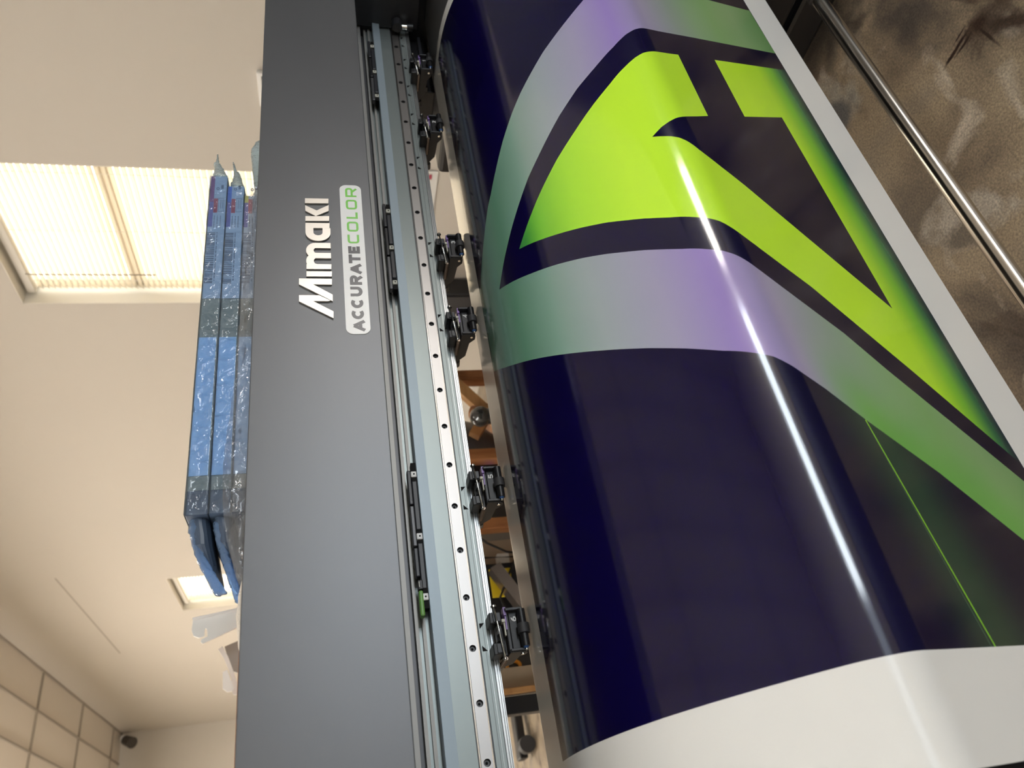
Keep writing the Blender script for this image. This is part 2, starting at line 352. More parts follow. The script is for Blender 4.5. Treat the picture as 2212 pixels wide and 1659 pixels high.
for i, (x, y) in enumerate(FILL_LAMPS):
    where = ['over the photographer on the left', 'on the left beside the machine', 'behind the machine on the left', 'behind the machine on the right', 'early in the hall on the left', 'early in the hall on the right',
             'far down the hall on the left', 'far down the hall on the right', 'closest to the back wall'][i]
    t = thing('added_ceiling_light', (x, y, LAMP_Z), 'added out-of-view hanging lamp with warm diffuser, '+where, 'ceiling light', 'added fill lamps')
    MB().box(x-.16, x+.16, y-.62, y+.62, LAMP_Z, LAMP_Z+.05, 'whitep', .005).build('fill_lamp_housing', t)
    MB().box(x-.13, x+.13, y-.58, y+.58, LAMP_Z-.006, LAMP_Z-.001, 'diff').build('fill_lamp_diffuser', t)
    for d in (-.5, .5): MB().cyl((x, y+d, LAMP_Z+.05), (x, y+d, CEIL_Z+.02), .004, .004, 'whitep', 8).build('hanger_rod', t)

# ------------------------------------------------------------------ blinds
def blind(y0, y1, z0, z1, label, wand):
    X = XR+.09
    t = thing('venetian_blind', (X, (y0+y1)/2, z1-.03), label, 'blind', 'venetian blinds')
    MB().box(X-.03, X+.03, y0+.015, y1-.012, z1-.055, z1-.012, 'reveal', .004).build('headrail', t)
    n = int((z1-z0-.1)/.0298); first = None
    for i in range(n):
        z = z1-.075-.0298*i
        if first is None:
            s = MB(); a = math.radians(62); pts = []
            for k in range(7):
                q = (k/6-.5)*.034; bow = .003*(1-(2*k/6-1)**2)
                pts.append((q*math.cos(a)+bow*math.sin(a), q*math.sin(a)-bow*math.cos(a)))
            vs = [(X+p, y, z+r) for y in (y0+.02, y1-.02) for p, r in pts]; vs += [(X+p+.0008, y, z+r+.0004) for y in (y0+.02, y1-.02) for p, r in pts]
            fs = [[k, k+1, 7+k+1, 7+k] for k in range(6)]+[[14+k, 21+k, 21+k+1, 14+k+1] for k in range(6)]
            s.add(vs, fs, slat_mat, True); first = s.build('slat', t, loc=(X, (y0+y1)/2, z), fix=False)
        else:
            c = first.copy(); COL.objects.link(c); c.location.z = z
    for y in (y0+.1, (y0+y1)/2, y1-.1):
        MB().tube([(X-.019, y, z1-.06), (X-.019, y, z0+.03)], .0016, 'reveal', 6).build('ladder_cord', t)
    if wand:
        MB().tube([(X-.035, wand, z1-.05), (X-.04, wand, z1-.08), (X-.04, wand, .91)], .0035, 'tee', 8).build('tilt_wand', t)
    MB().box(X-.02, X+.02, y0+.02, y1-.02, z0+.012, z0+.03, 'reveal', .003).build('bottom_rail', t)
slat_mat = bpy.data.materials.new('cream_slat'); slat_mat.use_nodes = True
def _slat():
    nt = slat_mat.node_tree; nt.nodes.clear(); o = nt.nodes.new('ShaderNodeOutputMaterial'); d = nt.nodes.new('ShaderNodeBsdfDiffuse'); t = nt.nodes.new('ShaderNodeBsdfTranslucent'); m = nt.nodes.new('ShaderNodeMixShader')
    d.inputs[0].default_value = (.80, .75, .66, 1); t.inputs[0].default_value = (.86, .81, .71, 1); m.inputs[0].default_value = .6
    nt.links.new(d.outputs[0], m.inputs[1]); nt.links.new(t.outputs[0], m.inputs[2]); nt.links.new(m.outputs[0], o.inputs[0])
_slat()
blind(2.545, 3.49, -.04, 1.597, 'cream venetian blind with a tilt wand in the large near window', 3.32)
blind(7.66, 8.59, -.04, 1.62, 'cream venetian blind in the small far window', None)

# ------------------------------------------------------------------ printed vinyl sheet
PROF = [(0, 0.85839, -0.32976, -100), (0.1, 0.87576, -0.23128, -100), (0.1014, 0.87594, -0.22989, -95), (0.10279, 0.876, -0.2285, -90), (0.10419, 0.87594, -0.22711, -85), (0.10558, 0.87576, -0.22572, -80), (0.10698, 0.87545, -0.22436, -75), (0.10837, 0.87504, -0.22303, -70), (0.10977, 0.8745, -0.22174, -65), (0.11117, 0.87386, -0.2205, -60), (0.11256, 0.87311, -0.21932, -55), (0.11396, 0.87226, -0.21822, -50), (0.11535, 0.87131, -0.21719, -45), (0.11675, 0.87028, -0.21624, -40), (0.11815, 0.86918, -0.21539, -35), (0.11954, 0.868, -0.21464, -30), (0.12094, 0.86676, -0.214, -25), (0.12233, 0.86547, -0.21346, -20), (0.12373, 0.86414, -0.21305, -15), (0.12512, 0.86278, -0.21274, -10), (0.12652, 0.86139, -0.21256, -5), (0.12792, 0.86, -0.2125, 0), (0.15792, 0.83, -0.2125, 0), (0.18792, 0.8, -0.2125, 0), (0.20788, 0.78004, -0.21255, 1.26987), (0.21588, 0.77204, -0.21282, 2.43434), (0.22388, 0.76406, -0.21325, 3.5988), (0.23188, 0.75608, -0.21384, 4.76349), (0.23988, 0.74811, -0.2146, 5.96634), (0.24788, 0.74017, -0.21553, 7.3141), (0.25588, 0.73225, -0.21666, 8.7577), (0.26388, 0.72436, -0.21799, 10.20848), (0.27188, 0.71651, -0.21952, 11.65927), (0.27988, 0.7087, -0.22125, 13.11005), (0.28788, 0.70093, -0.22318, 14.55824), (0.29588, 0.69322, -0.2253, 15.98906), (0.30388, 0.68556, -0.22761, 17.40253), (0.31188, 0.67796, -0.23011, 18.8134), (0.31988, 0.67042, -0.23279, 20.22427), (0.32788, 0.66296, -0.23566, 21.63515), (0.33588, 0.65556, -0.23871, 23.04442), (0.34388, 0.64824, -0.24194, 24.43233), (0.35188, 0.64101, -0.24535, 25.78795), (0.35988, 0.63385, -0.24892, 27.13506), (0.36788, 0.62678, -0.25267, 28.48212), (0.37588, 0.6198, -0.25657, 29.82919), (0.38388, 0.61291, -0.26064, 31.17532), (0.39188, 0.60612, -0.26487, 32.48985), (0.39988, 0.59943, -0.26925, 33.73048), (0.40788, 0.59283, -0.27377, 34.93952), (0.41588, 0.58632, -0.27843, 36.14763), (0.42388, 0.57992, -0.28323, 37.35573), (0.43188, 0.57362, -0.28816, 38.56341), (0.43988, 0.56742, -0.29322, 39.70232), (0.45188, 0.55829, -0.301, 40.93849), (0.46388, 0.5493, -0.30895, 41.97685), (0.47588, 0.54046, -0.31706, 43.01478), (0.48788, 0.53176, -0.32533, 44.06366), (0.49988, 0.52323, -0.33377, 45.26024), (0.51188, 0.51489, -0.3424, 46.54974), (0.52388, 0.50677, -0.35123, 48.42619), (0.52788, 0.50416, -0.35427, 50.15588), (0.53188, 0.50169, -0.35741, 52.78083), (0.53588, 0.49938, -0.36067, 56.03111), (0.53988, 0.49727, -0.36407, 59.46225), (0.54388, 0.49536, -0.36759, 62.70057), (0.54787, 0.49364, -0.3712, 65.53888), (0.55187, 0.49208, -0.37488, 67.92842), (0.55587, 0.49067, -0.37862, 70.00559), (0.55987, 0.48938, -0.38241, 72.09726), (0.56387, 0.48826, -0.38625, 74.81746), (0.56787, 0.48737, -0.39015, 78.75361), (0.57187, 0.48682, -0.39411, 84.05393), (0.57587, 0.48667, -0.3981, 90.30579), (0.57987, 0.48697, -0.40209, 96.70782), (0.58387, 0.48768, -0.40603, 102.18166), (0.58787, 0.48869, -0.40989, 105.83484), (0.59187, 0.48986, -0.41372, 107.44544), (0.61187, 0.49572, -0.43284, 106.24751), (0.64387, 0.50445, -0.46363, 105.76434), (0.67587, 0.51314, -0.49442, 105.76434), (0.70787, 0.52184, -0.52522, 105.76434), (0.73987, 0.53053, -0.55602, 105.76434), (0.77187, 0.53922, -0.58681, 105.76434), (0.80387, 0.54792, -0.61761, 105.76434), (0.83587, 0.55661, -0.64841, 105.76434), (0.86787, 0.56531, -0.6792, 105.76434), (0.89987, 0.574, -0.71, 105.76434), (0.93187, 0.58269, -0.7408, 105.76434), (0.93287, 0.58297, -0.74176, 105.76434)]     # arc length, y, z, tangent angle of the sheet over the platen
_e = PROF[-1]; PROF = list(PROF)                     # the free front edge curls under slightly
for _a in (118, 140, 165, 190, 205):
    _s, _y, _z, _t = PROF[-1]; PROF.append((_s+.0022, _y-math.cos(math.radians(_a))*.0022, _z-math.sin(math.radians(_a))*.0022, _a))
PX0, PX1, PS0, PS1 = 0.0905, 1.274, 0.1875, 0.8645   # printed rectangle
MX0, MX1 = 0.0135, 1.300                             # sheet edges
def prof_at(s):
    for i in range(len(PROF)-1):
        if PROF[i+1][0] >= s or i == len(PROF)-2:
            a, b = PROF[i], PROF[i+1]; k = (s-a[0])/(b[0]-a[0]); return a[1]+(b[1]-a[1])*k, a[2]+(b[2]-a[2])*k, a[3]+(b[3]-a[3])*k
LIME = [(0.654, 0.3292), (0.6672, 0.3443), (0.6822, 0.3618), (0.6952, 0.3772), (0.7092, 0.3949), (0.7296, 0.4215), (0.7455, 0.4455), (0.7654, 0.4751), (0.7749, 0.4903), (0.7896, 0.5164), (0.8042, 0.5399), (0.8155, 0.5559), (0.8213, 0.5667), (0.8252, 0.5788), (0.8307, 0.5916), (0.846, 0.6293), (0.7204, 0.6304), (0.6975, 0.5839), (0.6927, 0.5729), (0.6874, 0.5627), (0.6815, 0.5526), (0.6708, 0.5392), (0.6665, 0.5497), (0.6632, 0.5584), (0.6585, 0.5667), (0.6516, 0.5744), (0.6396, 0.5855), (0.6267, 0.6034), (0.6139, 0.62), (0.6001, 0.6366), (0.4544, 0.7906), (0.7872, 0.7847), (0.7517, 0.7027), (0.8736, 0.7015), (0.9305, 0.8522), (0.9366, 0.8643), (0.2659, 0.8713), (0.3663, 0.7621), (0.4561, 0.6657), (0.4985, 0.6079), (0.5165, 0.5812), (0.5253, 0.5705), (0.5315, 0.5603), (0.5367, 0.5487), (0.5491, 0.5251), (0.5651, 0.5002), (0.5896, 0.459), (0.6054, 0.4283), (0.6226, 0.3938), (0.6428, 0.3533)]
BAND = [(0.9723, 0.5225), (0.9571, 0.4949), (0.9453, 0.4728), (0.9308, 0.4466), (0.9109, 0.4194), (0.8939, 0.3959), (0.8748, 0.3736), (0.8469, 0.3452), (0.8138, 0.3154), (0.7914, 0.2941), (0.7804, 0.2804), (0.7486, 0.2497), (0.7296, 0.229), (0.7041, 0.1948), (0.7002, 0.1838), (0.5637, 0.1893), (0.5349, 0.2379), (0.52, 0.2642), (0.5074, 0.2875), (0.4941, 0.3122), (0.4818, 0.3347), (0.4591, 0.3757), (0.44, 0.4104), (0.4131, 0.4598), (0.3927, 0.495), (0.3729, 0.5267), (0.3627, 0.5469), (0.3578, 0.5567), (0.3525, 0.5663), (0.3448, 0.5755), (0.3369, 0.5861), (0.3213, 0.612), (0.2934, 0.6478), (0.2444, 0.7175), (0.1818, 0.7919), (0.1104, 0.876), (0.1654, 0.9329), (0.246, 0.8502), (0.3056, 0.7828), (0.3596, 0.7213), (0.3983, 0.6809), (0.4508, 0.6099), (0.4702, 0.5815), (0.4779, 0.5715), (0.4848, 0.5613), (0.4912, 0.548), (0.5032, 0.5254), (0.5259, 0.4889), (0.5493, 0.448), (0.5654, 0.4176), (0.5828, 0.3829), (0.6027, 0.3416), (0.6207, 0.3059), (0.6396, 0.2669), (0.6694, 0.2961), (0.6958, 0.3236), (0.7183, 0.348), (0.7413, 0.3727), (0.7568, 0.3935), (0.7748, 0.4159), (0.7963, 0.4425), (0.8187, 0.4758), (0.8331, 0.5054), (0.8494, 0.536), (0.8653, 0.5562), (0.8726, 0.569), (0.8775, 0.5803), (0.8832, 0.5954), (0.914, 0.6805), (0.974, 0.8526), (0.9783, 0.8644), (1.0965, 0.8627), (1.093, 0.8549), (1.064, 0.7651), (1.0436, 0.6949), (1.035, 0.6413), (1.0308, 0.6155), (1.0181, 0.5914), (1.0007, 0.5689), (0.9863, 0.5462)]
LINES = [((0.2927, 0.6478), (0.0905, 0.6713), 0.00055), ((0.2825, 0.6484), (0.0905, 0.6665), 0.0002)]
def ramp_mat(name, stops, rough=0.10, glow=None, edge=None):
    m = mat(name, (0, 0, 0), rough, 0, 0.65, coat=0.0); nt = m.node_tree; b = nt.nodes['Principled BSDF']; L = nt.links.new
    uv = nt.nodes.new('ShaderNodeUVMap'); uv.uv_map = 'sheet'; sx = nt.nodes.new('ShaderNodeSeparateXYZ'); L(uv.outputs[0], sx.inputs[0])
    r = nt.nodes.new('ShaderNodeValToRGB'); cr = r.color_ramp
    cr.elements[0].position, cr.elements[0].color = stops[0][0], (*stops[0][1], 1); cr.elements[1].position, cr.elements[1].color = stops[-1][0], (*stops[-1][1], 1)
    for p, c in stops[1:-1]: e = cr.elements.new(p); e.color = (*c, 1)
    L(sx.outputs[1], r.inputs[0]); out = r.outputs[0]
    def mth(op, a, c=None, d=None):
        x = nt.nodes.new('ShaderNodeMath'); x.operation = op
        for i, q in enumerate((a, c, d)):
            if q is None: continue
            if isinstance(q, (int, float)): x.inputs[i].default_value = q
            else: L(q, x.inputs[i])
        return x.outputs[0]
    if glow:                                         # printed green glow around the fine line
        t = mth('SUBTRACT', sx.outputs[1], mth('MULTIPLY_ADD', sx.outputs[0], -0.1163, 0.6478+0.1163*0.2927+0.012))
        g = mth('POWER', 2.718, mth('MULTIPLY', mth('MULTIPLY', t, t), -1/(0.036**2)))
        mr = nt.nodes.new('ShaderNodeMapRange'); mr.interpolation_type = 'SMOOTHSTEP'; mr.inputs[1].default_value = 0.30; mr.inputs[2].default_value = 0.40; mr.inputs[3].default_value = 1; mr.inputs[4].default_value = 0
        L(sx.outputs[0], mr.inputs[0]); f = mth('MULTIPLY', g, mr.outputs[0])
        mx = nt.nodes.new('ShaderNodeMix'); mx.data_type = 'RGBA'; L(f, mx.inputs[0]); L(out, mx.inputs[6]); mx.inputs[7].default_value = (*glow, 1); out = mx.outputs[2]
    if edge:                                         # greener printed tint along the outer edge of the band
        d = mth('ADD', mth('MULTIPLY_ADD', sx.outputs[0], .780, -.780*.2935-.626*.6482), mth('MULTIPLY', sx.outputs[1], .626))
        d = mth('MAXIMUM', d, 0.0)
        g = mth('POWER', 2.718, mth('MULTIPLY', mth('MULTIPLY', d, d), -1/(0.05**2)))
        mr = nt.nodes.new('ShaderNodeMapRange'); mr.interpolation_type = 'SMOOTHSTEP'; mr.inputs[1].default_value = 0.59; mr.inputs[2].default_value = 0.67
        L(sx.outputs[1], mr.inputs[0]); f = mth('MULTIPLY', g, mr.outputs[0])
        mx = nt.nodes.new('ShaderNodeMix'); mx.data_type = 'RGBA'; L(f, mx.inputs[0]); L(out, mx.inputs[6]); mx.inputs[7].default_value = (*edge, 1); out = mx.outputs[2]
    L(out, b.inputs['Base Color'])
    mp = nt.nodes.new('ShaderNodeMapping'); mp.inputs['Scale'].default_value = (60, 900, 1)
    n = nt.nodes.new('ShaderNodeTexNoise'); n.inputs['Scale'].default_value = 1.0; n.inputs['Detail'].default_value = 2
    bp = nt.nodes.new('ShaderNodeBump'); bp.inputs['Strength'].default_value = 0.10; bp.inputs['Distance'].default_value = 0.0001
    L(uv.outputs[0], mp.inputs[0]); L(mp.outputs[0], n.inputs['Vector']); L(n.outputs['Fac'], bp.inputs['Height']); L(bp.outputs[0], b.inputs['Normal'])
    return m
NAVY = (0.0022, 0.0010, 0.028)
M_white = ramp_mat('vinyl_white_gloss', [(0, (.82, .82, .80)), (1, (.82, .82, .80))], 0.12)
M_navy = ramp_mat('print_navy', [(0, NAVY), (0.5, NAVY), (1, (0.003, 0.0025, 0.015))], 0.10, glow=(0.016, 0.050, 0.030))
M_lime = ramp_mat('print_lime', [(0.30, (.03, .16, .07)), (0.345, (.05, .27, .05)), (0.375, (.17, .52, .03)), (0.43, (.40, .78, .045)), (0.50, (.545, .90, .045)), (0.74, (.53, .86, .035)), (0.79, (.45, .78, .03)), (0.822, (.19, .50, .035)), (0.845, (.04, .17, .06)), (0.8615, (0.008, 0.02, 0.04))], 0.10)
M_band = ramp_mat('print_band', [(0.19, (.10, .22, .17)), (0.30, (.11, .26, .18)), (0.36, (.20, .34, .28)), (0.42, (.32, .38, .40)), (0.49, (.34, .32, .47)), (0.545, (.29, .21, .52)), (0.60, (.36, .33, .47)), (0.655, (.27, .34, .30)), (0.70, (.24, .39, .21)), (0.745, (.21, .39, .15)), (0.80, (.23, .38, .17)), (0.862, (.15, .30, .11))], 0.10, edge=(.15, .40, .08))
M_line = ramp_mat('print_fine_line', [(0, (.35, .80, .03)), (1, (.35, .80, .03))], 0.10)
M_line2 = ramp_mat('print_faint_line', [(0, (.12, .22, .14)), (1, (.12, .22, .14))], 0.10)
def sheet():
    V = []; E = []; Fc = []
    def poly(p):
        if sum(p[i-1][0]*p[i][1]-p[i][0]*p[i-1][1] for i in range(len(p))) < 0: p = p[::-1]
        k = len(V); V.extend(Vector(q) for q in p); Fc.append(list(range(k, k+len(p)))); return len(Fc)-1
    def seg(a, b): k = len(V); V.extend((Vector(a), Vector(b))); E.append((k, k+1))
    S0, S1 = PROF[0][0], PROF[-1][0]
    clamp = lambda P: [(min(max(x, PX0), PX1), min(max(s, PS0), PS1)) for x, s in P]
    ids = {}
    ids['print'] = poly([(PX0, PS0), (PX1, PS0), (PX1, PS1), (PX0, PS1)])
    ids['lime'] = poly(clamp(LIME)); ids['band'] = poly(clamp(BAND))
    for n, (a, b, w) in enumerate(LINES):
        ids['line%d' % n] = poly([(a[0], a[1]-w), (b[0], b[1]-w), (b[0], b[1]+w), (a[0], a[1]+w)])
    ids['sheet'] = poly([(MX0, S0), (MX1, S0), (MX1, S1), (MX0, S1)])
    for r in PROF[1:-1]: seg((MX0, r[0]), (MX1, r[0]))
    for i in range(1, 13): x = MX0+(MX1-MX0)*i/13; seg((x, S0), (x, S1))
    vo, eo, fo, ov, oe, of = delaunay_2d_cdt(V, E, Fc, 1, 1e-6, True)
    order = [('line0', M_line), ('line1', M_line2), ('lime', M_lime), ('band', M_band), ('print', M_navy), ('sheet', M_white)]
    mats = [m for _, m in order]; me = bpy.data.meshes.new('printed_vinyl_sheet')
    vs = []; nr = []; uvs = []
    for p in vo:
        y, z, a = prof_at(p.y); a = math.radians(a)
        vs.append((p.x, y, z)); nr.append(Vector((0, -math.sin(a), math.cos(a)))); uvs.append((p.x, p.y))
    faces = []; mi = []
    for f, o in zip(fo, of):
        for k, (nm, _) in enumerate(order):
            if ids[nm] in o: break
        p = [vs[i] for i in f]; nn = (Vector(p[1])-Vector(p[0])).cross(Vector(p[2])-Vector(p[0]))
        f = list(f)
        if nn.dot(nr[f[0]]) < 0: f = f[::-1]
        faces.append(f); mi.append(k)
    nt_ = len(vs); T = 0.0004
    rows = [(r[0], r[1]+math.sin(math.radians(r[3]))*T, r[2]-math.cos(math.radians(r[3]))*T, r) for r in PROF]
    bk = []
    for s, y, z, r in rows:
        for x in (MX0, MX1): bk.append(len(vs)); vs.append((x, y, z)); a = math.radians(r[3]); nr.append(Vector((0, math.sin(a), -math.cos(a)))); uvs.append((x, s))
    for i in range(len(rows)-1):
        a, b, c, d = bk[2*i], bk[2*i+1], bk[2*i+3], bk[2*i+2]; faces.append([a, b, c, d]); mi.append(5)
    me.from_pydata(vs, [], faces)
    for m in mats: me.materials.append(m)
    me.polygons.foreach_set('material_index', mi); me.polygons.foreach_set('use_smooth', [True]*len(faces))
    ul = me.uv_layers.new(name='sheet')
    for lp in me.loops: ul.data[lp.index].uv = uvs[lp.vertex_index]
    me.normals_split_custom_set_from_vertices([tuple(n) for n in nr])
    o = bpy.data.objects.new('printed_vinyl_sheet', me); COL.objects.link(o)
    tag(o, 'glossy white vinyl sheet printed navy, lime and purple, hanging over the front of the printer', 'vinyl sheet')
sheet()

# ------------------------------------------------------------------ the printer
GX0, GX1 = -0.42, 1.98
PR = thing('wide_format_printer', (0.78, 0.9, FLOOR_Z), 'large dark grey roll printer with silver rail and brushed metal lettering on its cover', 'printer')
cv = MB()
cv.prism_x([(.6812, -.0585), (.6803, -.0582), (.68, -.0575), (.68, .0805), (.6803, .0812), (.6812, .0815), (1.10, .0815), (1.10, .077), (.700, .077), (.700, -.0585)], GX0, GX1, 'cover')
cover = cv.build('front_cover', PR)
lg = MB()
LOGO_P = {'M1': [(0.5924, 0.0314), (0.5923, 0.0093), (0.5843, -0.0035), (0.5833, -0.0014), (0.5834, 0.0158), (0.5679, -0.0064), (0.558, -0.0061), (0.5831, 0.0314)], 'M2': [(0.6181, 0.0313), (0.6177, -0.006), (0.6086, -0.0056), (0.6089, 0.0153), (0.5931, -0.0062), (0.5833, -0.0059), (0.6089, 0.0314)], 'i1': [(0.6296, 0.0228), (0.6294, -0.0064), (0.6213, -0.0059), (0.6213, 0.0229)], 'mst': [(0.6412, 0.0227), (0.6409, -0.006), (0.633, -0.0055), (0.6331, 0.0228)], 'ast': [(0.7102, 0.0235), (0.7104, -0.0055), (0.7016, -0.0051), (0.7012, 0.0236)], 'kst': [(0.722, 0.0234), (0.7229, -0.0054), (0.7143, -0.0049), (0.7135, 0.0235)], 'kv': [(0.7414, 0.0236), (0.7326, 0.0097), (0.7429, -0.0052), (0.7323, -0.0049), (0.7224, 0.0109), (0.7315, 0.0234)], 'i2': [(0.7542, 0.0237), (0.7546, -0.0052), (0.7459, -0.0048), (0.7454, 0.0238)]}
LOGO_S = {'m1': [(0.637, 0.0118), (0.6373, 0.0136), (0.6382, 0.0152), (0.6396, 0.0166), (0.6415, 0.0177), (0.6436, 0.0184), (0.646, 0.0186), (0.6483, 0.0184), (0.6504, 0.0177), (0.6523, 0.0166), (0.6537, 0.0152), (0.6546, 0.0136), (0.6549, 0.0118), (0.6549, -0.0058)], 'm2': [(0.6549, 0.0118), (0.6552, 0.0136), (0.656, 0.0152), (0.6573, 0.0166), (0.6591, 0.0177), (0.6611, 0.0184), (0.6633, 0.0186), (0.6654, 0.0184), (0.6674, 0.0177), (0.6692, 0.0166), (0.6705, 0.0152), (0.6713, 0.0136), (0.6716, 0.0118), (0.6716, -0.0058)], 'a': [(0.7011, 0.0188), (0.6935, 0.0188), (0.691, 0.01845), (0.6887, 0.01744), (0.6868, 0.01583), (0.6853, 0.01373), (0.6843, 0.01128), (0.684, 0.00865), (0.6843, 0.00602), (0.6853, 0.00358), (0.6868, 0.00147), (0.6887, -0.00014), (0.691, -0.00115), (0.6935, -0.0015), (0.7013, -0.0015)]}
for p in LOGO_P.values(): lg.plate_xz(p, .6776, .6798, 'logo')
for k, p in LOGO_S.items(): lg.stroke(p, .0088 if k != 'a' else .0095, .6775, .6798, 'logo')
lg.build('logo_lettering', cover)
# the sticker with its two-tone lettering
def rrect(x0, x1, z0, z1, r, n=6):
    P = []
    for cx, cz, a0 in ((x1-r, z1-r, 0), (x0+r, z1-r, 90), (x0+r, z0+r, 180), (x1-r, z0+r, 270)):
        for i in range(n+1): a = math.radians(a0+90*i/n); P.append((cx+r*math.cos(a), cz+r*math.sin(a)))
    return P
st = MB().plate_xz(rrect(.536, .783, -.0468, -.0195, .0085), .6792, .6799, 'stick')
def glyph(mb, ch, x0, x1, z0, z1, w, m, y0, y1):
    X = lambda t: x0+w/2+(x1-x0-w)*t; Z = lambda t: z0+w/2+(z1-z0-w)*t
    S = lambda pts, closed=False: mb.stroke([(X(a), Z(b)) for a, b in pts], w, y0, y1, m, closed)
    def arc(cx, cz, rx, rz, a0, a1, n=10): return [(cx+rx*math.cos(math.radians(a0+(a1-a0)*i/n)), cz+rz*math.sin(math.radians(a0+(a1-a0)*i/n))) for i in range(n+1)]
    ex = w/2/max(1e-6, (z1-z0-w)); fx = w/2/max(1e-6, (x1-x0-w))
    if ch == 'A': S([(0, -ex), (.5, 1)]); S([(.5, 1), (1, -ex)]); S([(.22, .28), (.78, .28)])
    elif ch == 'C': S(arc(.52, .5, .52, .5, 50, 310, 16))
    elif ch == 'U': S([(0, 1+ex), (0, .45)]+arc(.5, .42, .5, .42, 190, 350, 8)+[(1, .45), (1, 1+ex)])
    elif ch == 'R': S([(0, -ex), (0, 1+ex)]); S([(0, 1), (.6, 1)]+arc(.62, .73, .36, .27, 75, -75, 6)+[(.6, .46), (0, .46)]); S([(.5, .46), (1, -ex)])
    elif ch == 'T': S([(-fx, 1), (1+fx, 1)]); S([(.5, 1), (.5, -ex)])
    elif ch == 'E': S([(0, -ex), (0, 1+ex)]); S([(0, 1), (1, 1)]); S([(0, .5), (.9, .5)]); S([(0, 0), (1, 0)])
    elif ch == 'c': S([(1, 1), (.2, 1), (.05, .93), (0, .8), (0, .2), (.05, .07), (.2, 0), (1, 0)])
    elif ch == 'o': S([(.2, 1), (.8, 1), (.95, .93), (1, .8), (1, .2), (.95, .07), (.8, 0), (.2, 0), (.05, .07), (0, .2), (0, .8), (.05, .93)], True)
    elif ch == 'l': S([(0, 1+ex), (0, 0), (1, 0)])
    elif ch == 'r': S([(0, -ex), (0, 1), (.8, 1), (.95, .93), (1, .8), (1, .6), (.95, .47), (.8, .4), (.5, .4)]); S([(.5, .4), (0, .4)]); S([(.55, .4), (1, -ex)])
    elif ch == '1': S([(.2, .8), (.55, 1), (.55, -ex)])
    elif ch == '2': S([(0, .8), (.1, .95), (.5, 1), (.9, .9), (.95, .65), (0, 0), (1, 0)])
    elif ch == '3': S([(0, .9), (.5, 1), (.9, .85), (.85, .6), (.4, .52), (.9, .42), (.95, .15), (.5, 0), (0, .1)])
    elif ch == '4': S([(.75, -ex), (.75, 1), (0, .3), (1, .3)])
    elif ch == '5': S([(.95, 1), (.1, 1), (.05, .55), (.5, .62), (.95, .45), (.95, .15), (.5, 0), (0, .1)])
    elif ch == '6': S([(.85, 1), (.3, .8), (.02, .4), (.1, .08), (.5, 0), (.92, .12), (.95, .4), (.6, .57), (.15, .42)])
LET = [('A', 0.5391, 0.5564), ('C', 0.5575, 0.5727), ('C', 0.574, 0.5888), ('U', 0.5918, 0.6065), ('R', 0.6098, 0.6246), ('A', 0.6262, 0.6438), ('T', 0.6444, 0.6585), ('E', 0.6606, 0.6743), ('c', 0.6776, 0.6936), ('o', 0.698, 0.7152), ('l', 0.7208, 0.7333), ('o', 0.7378, 0.755), ('r', 0.7606, 0.7772)]
for c, a, b in LET: glyph(st, c, a, b, -.0405, -.0265, .0041 if c.isupper() else .0027, 'sgrey' if c.isupper() else 'sgreen', .6790, .6797)
st.build('sticker', cover)

# the guide beam: stacked extrusion faces under the cover
bmz = MB()
def face(y, z0, z1, m, deep=.99): bmz.box(GX0, GX1-.02, y, deep, z0, z1, m)
face(.880, -.0813, -.03, 'beige'); face(.902, -.0884, -.0813, 'channel'); face(.888, -.0925, -.0884, 'beige')
face(.892, -.0965, -.0925, 'anod'); face(.886, -.1005, -.0965, 'beige'); face(.889, -.1051, -.1005, 'anod')
bmz.prism_x([(.869, -.1052), (.868, -.1060), (.869, -.1194), (.99, -.1194), (.99, -.1052)], GX0, GX1-.02, 'anodb')
face(.8815, -.1205, -.1194, 'channel'); face(.880, -.1421, -.1205, 'anod'); face(.8835, -.1610, -.1421, 'anod')
face(.880, -.1730, -.1610, 'anod', .93); face(.8815, -.1738, -.1730, 'channel', .924); face(.8795, -.1760, -.1738, 'bright', .924)
face(.8815, -.1766, -.1760, 'channel', .924); face(.8795, -.1785, -.1766, 'bright', .924); face(.8815, -.1790, -.1785, 'channel', .924); face(.8795, -.1800, -.1790, 'bright', .924)
face(.8797, -.1665, -.1661, 'channel', .89); face(.8797, -.1697, -.1693, 'bright', .89)
for xc in (.2415, .421, .7135, .866, 1.0785, 1.202, 1.289, 1.3765, 1.4525):
    for sgn in (1, -1):
        a = xc+sgn*.016
        bmz.plate_xz([(a, -.1625), (a, -.1682), (a-sgn*.0062, -.1625)], .8793, .8802, 'ink')
beam = bmz.build('guide_beam', PR)
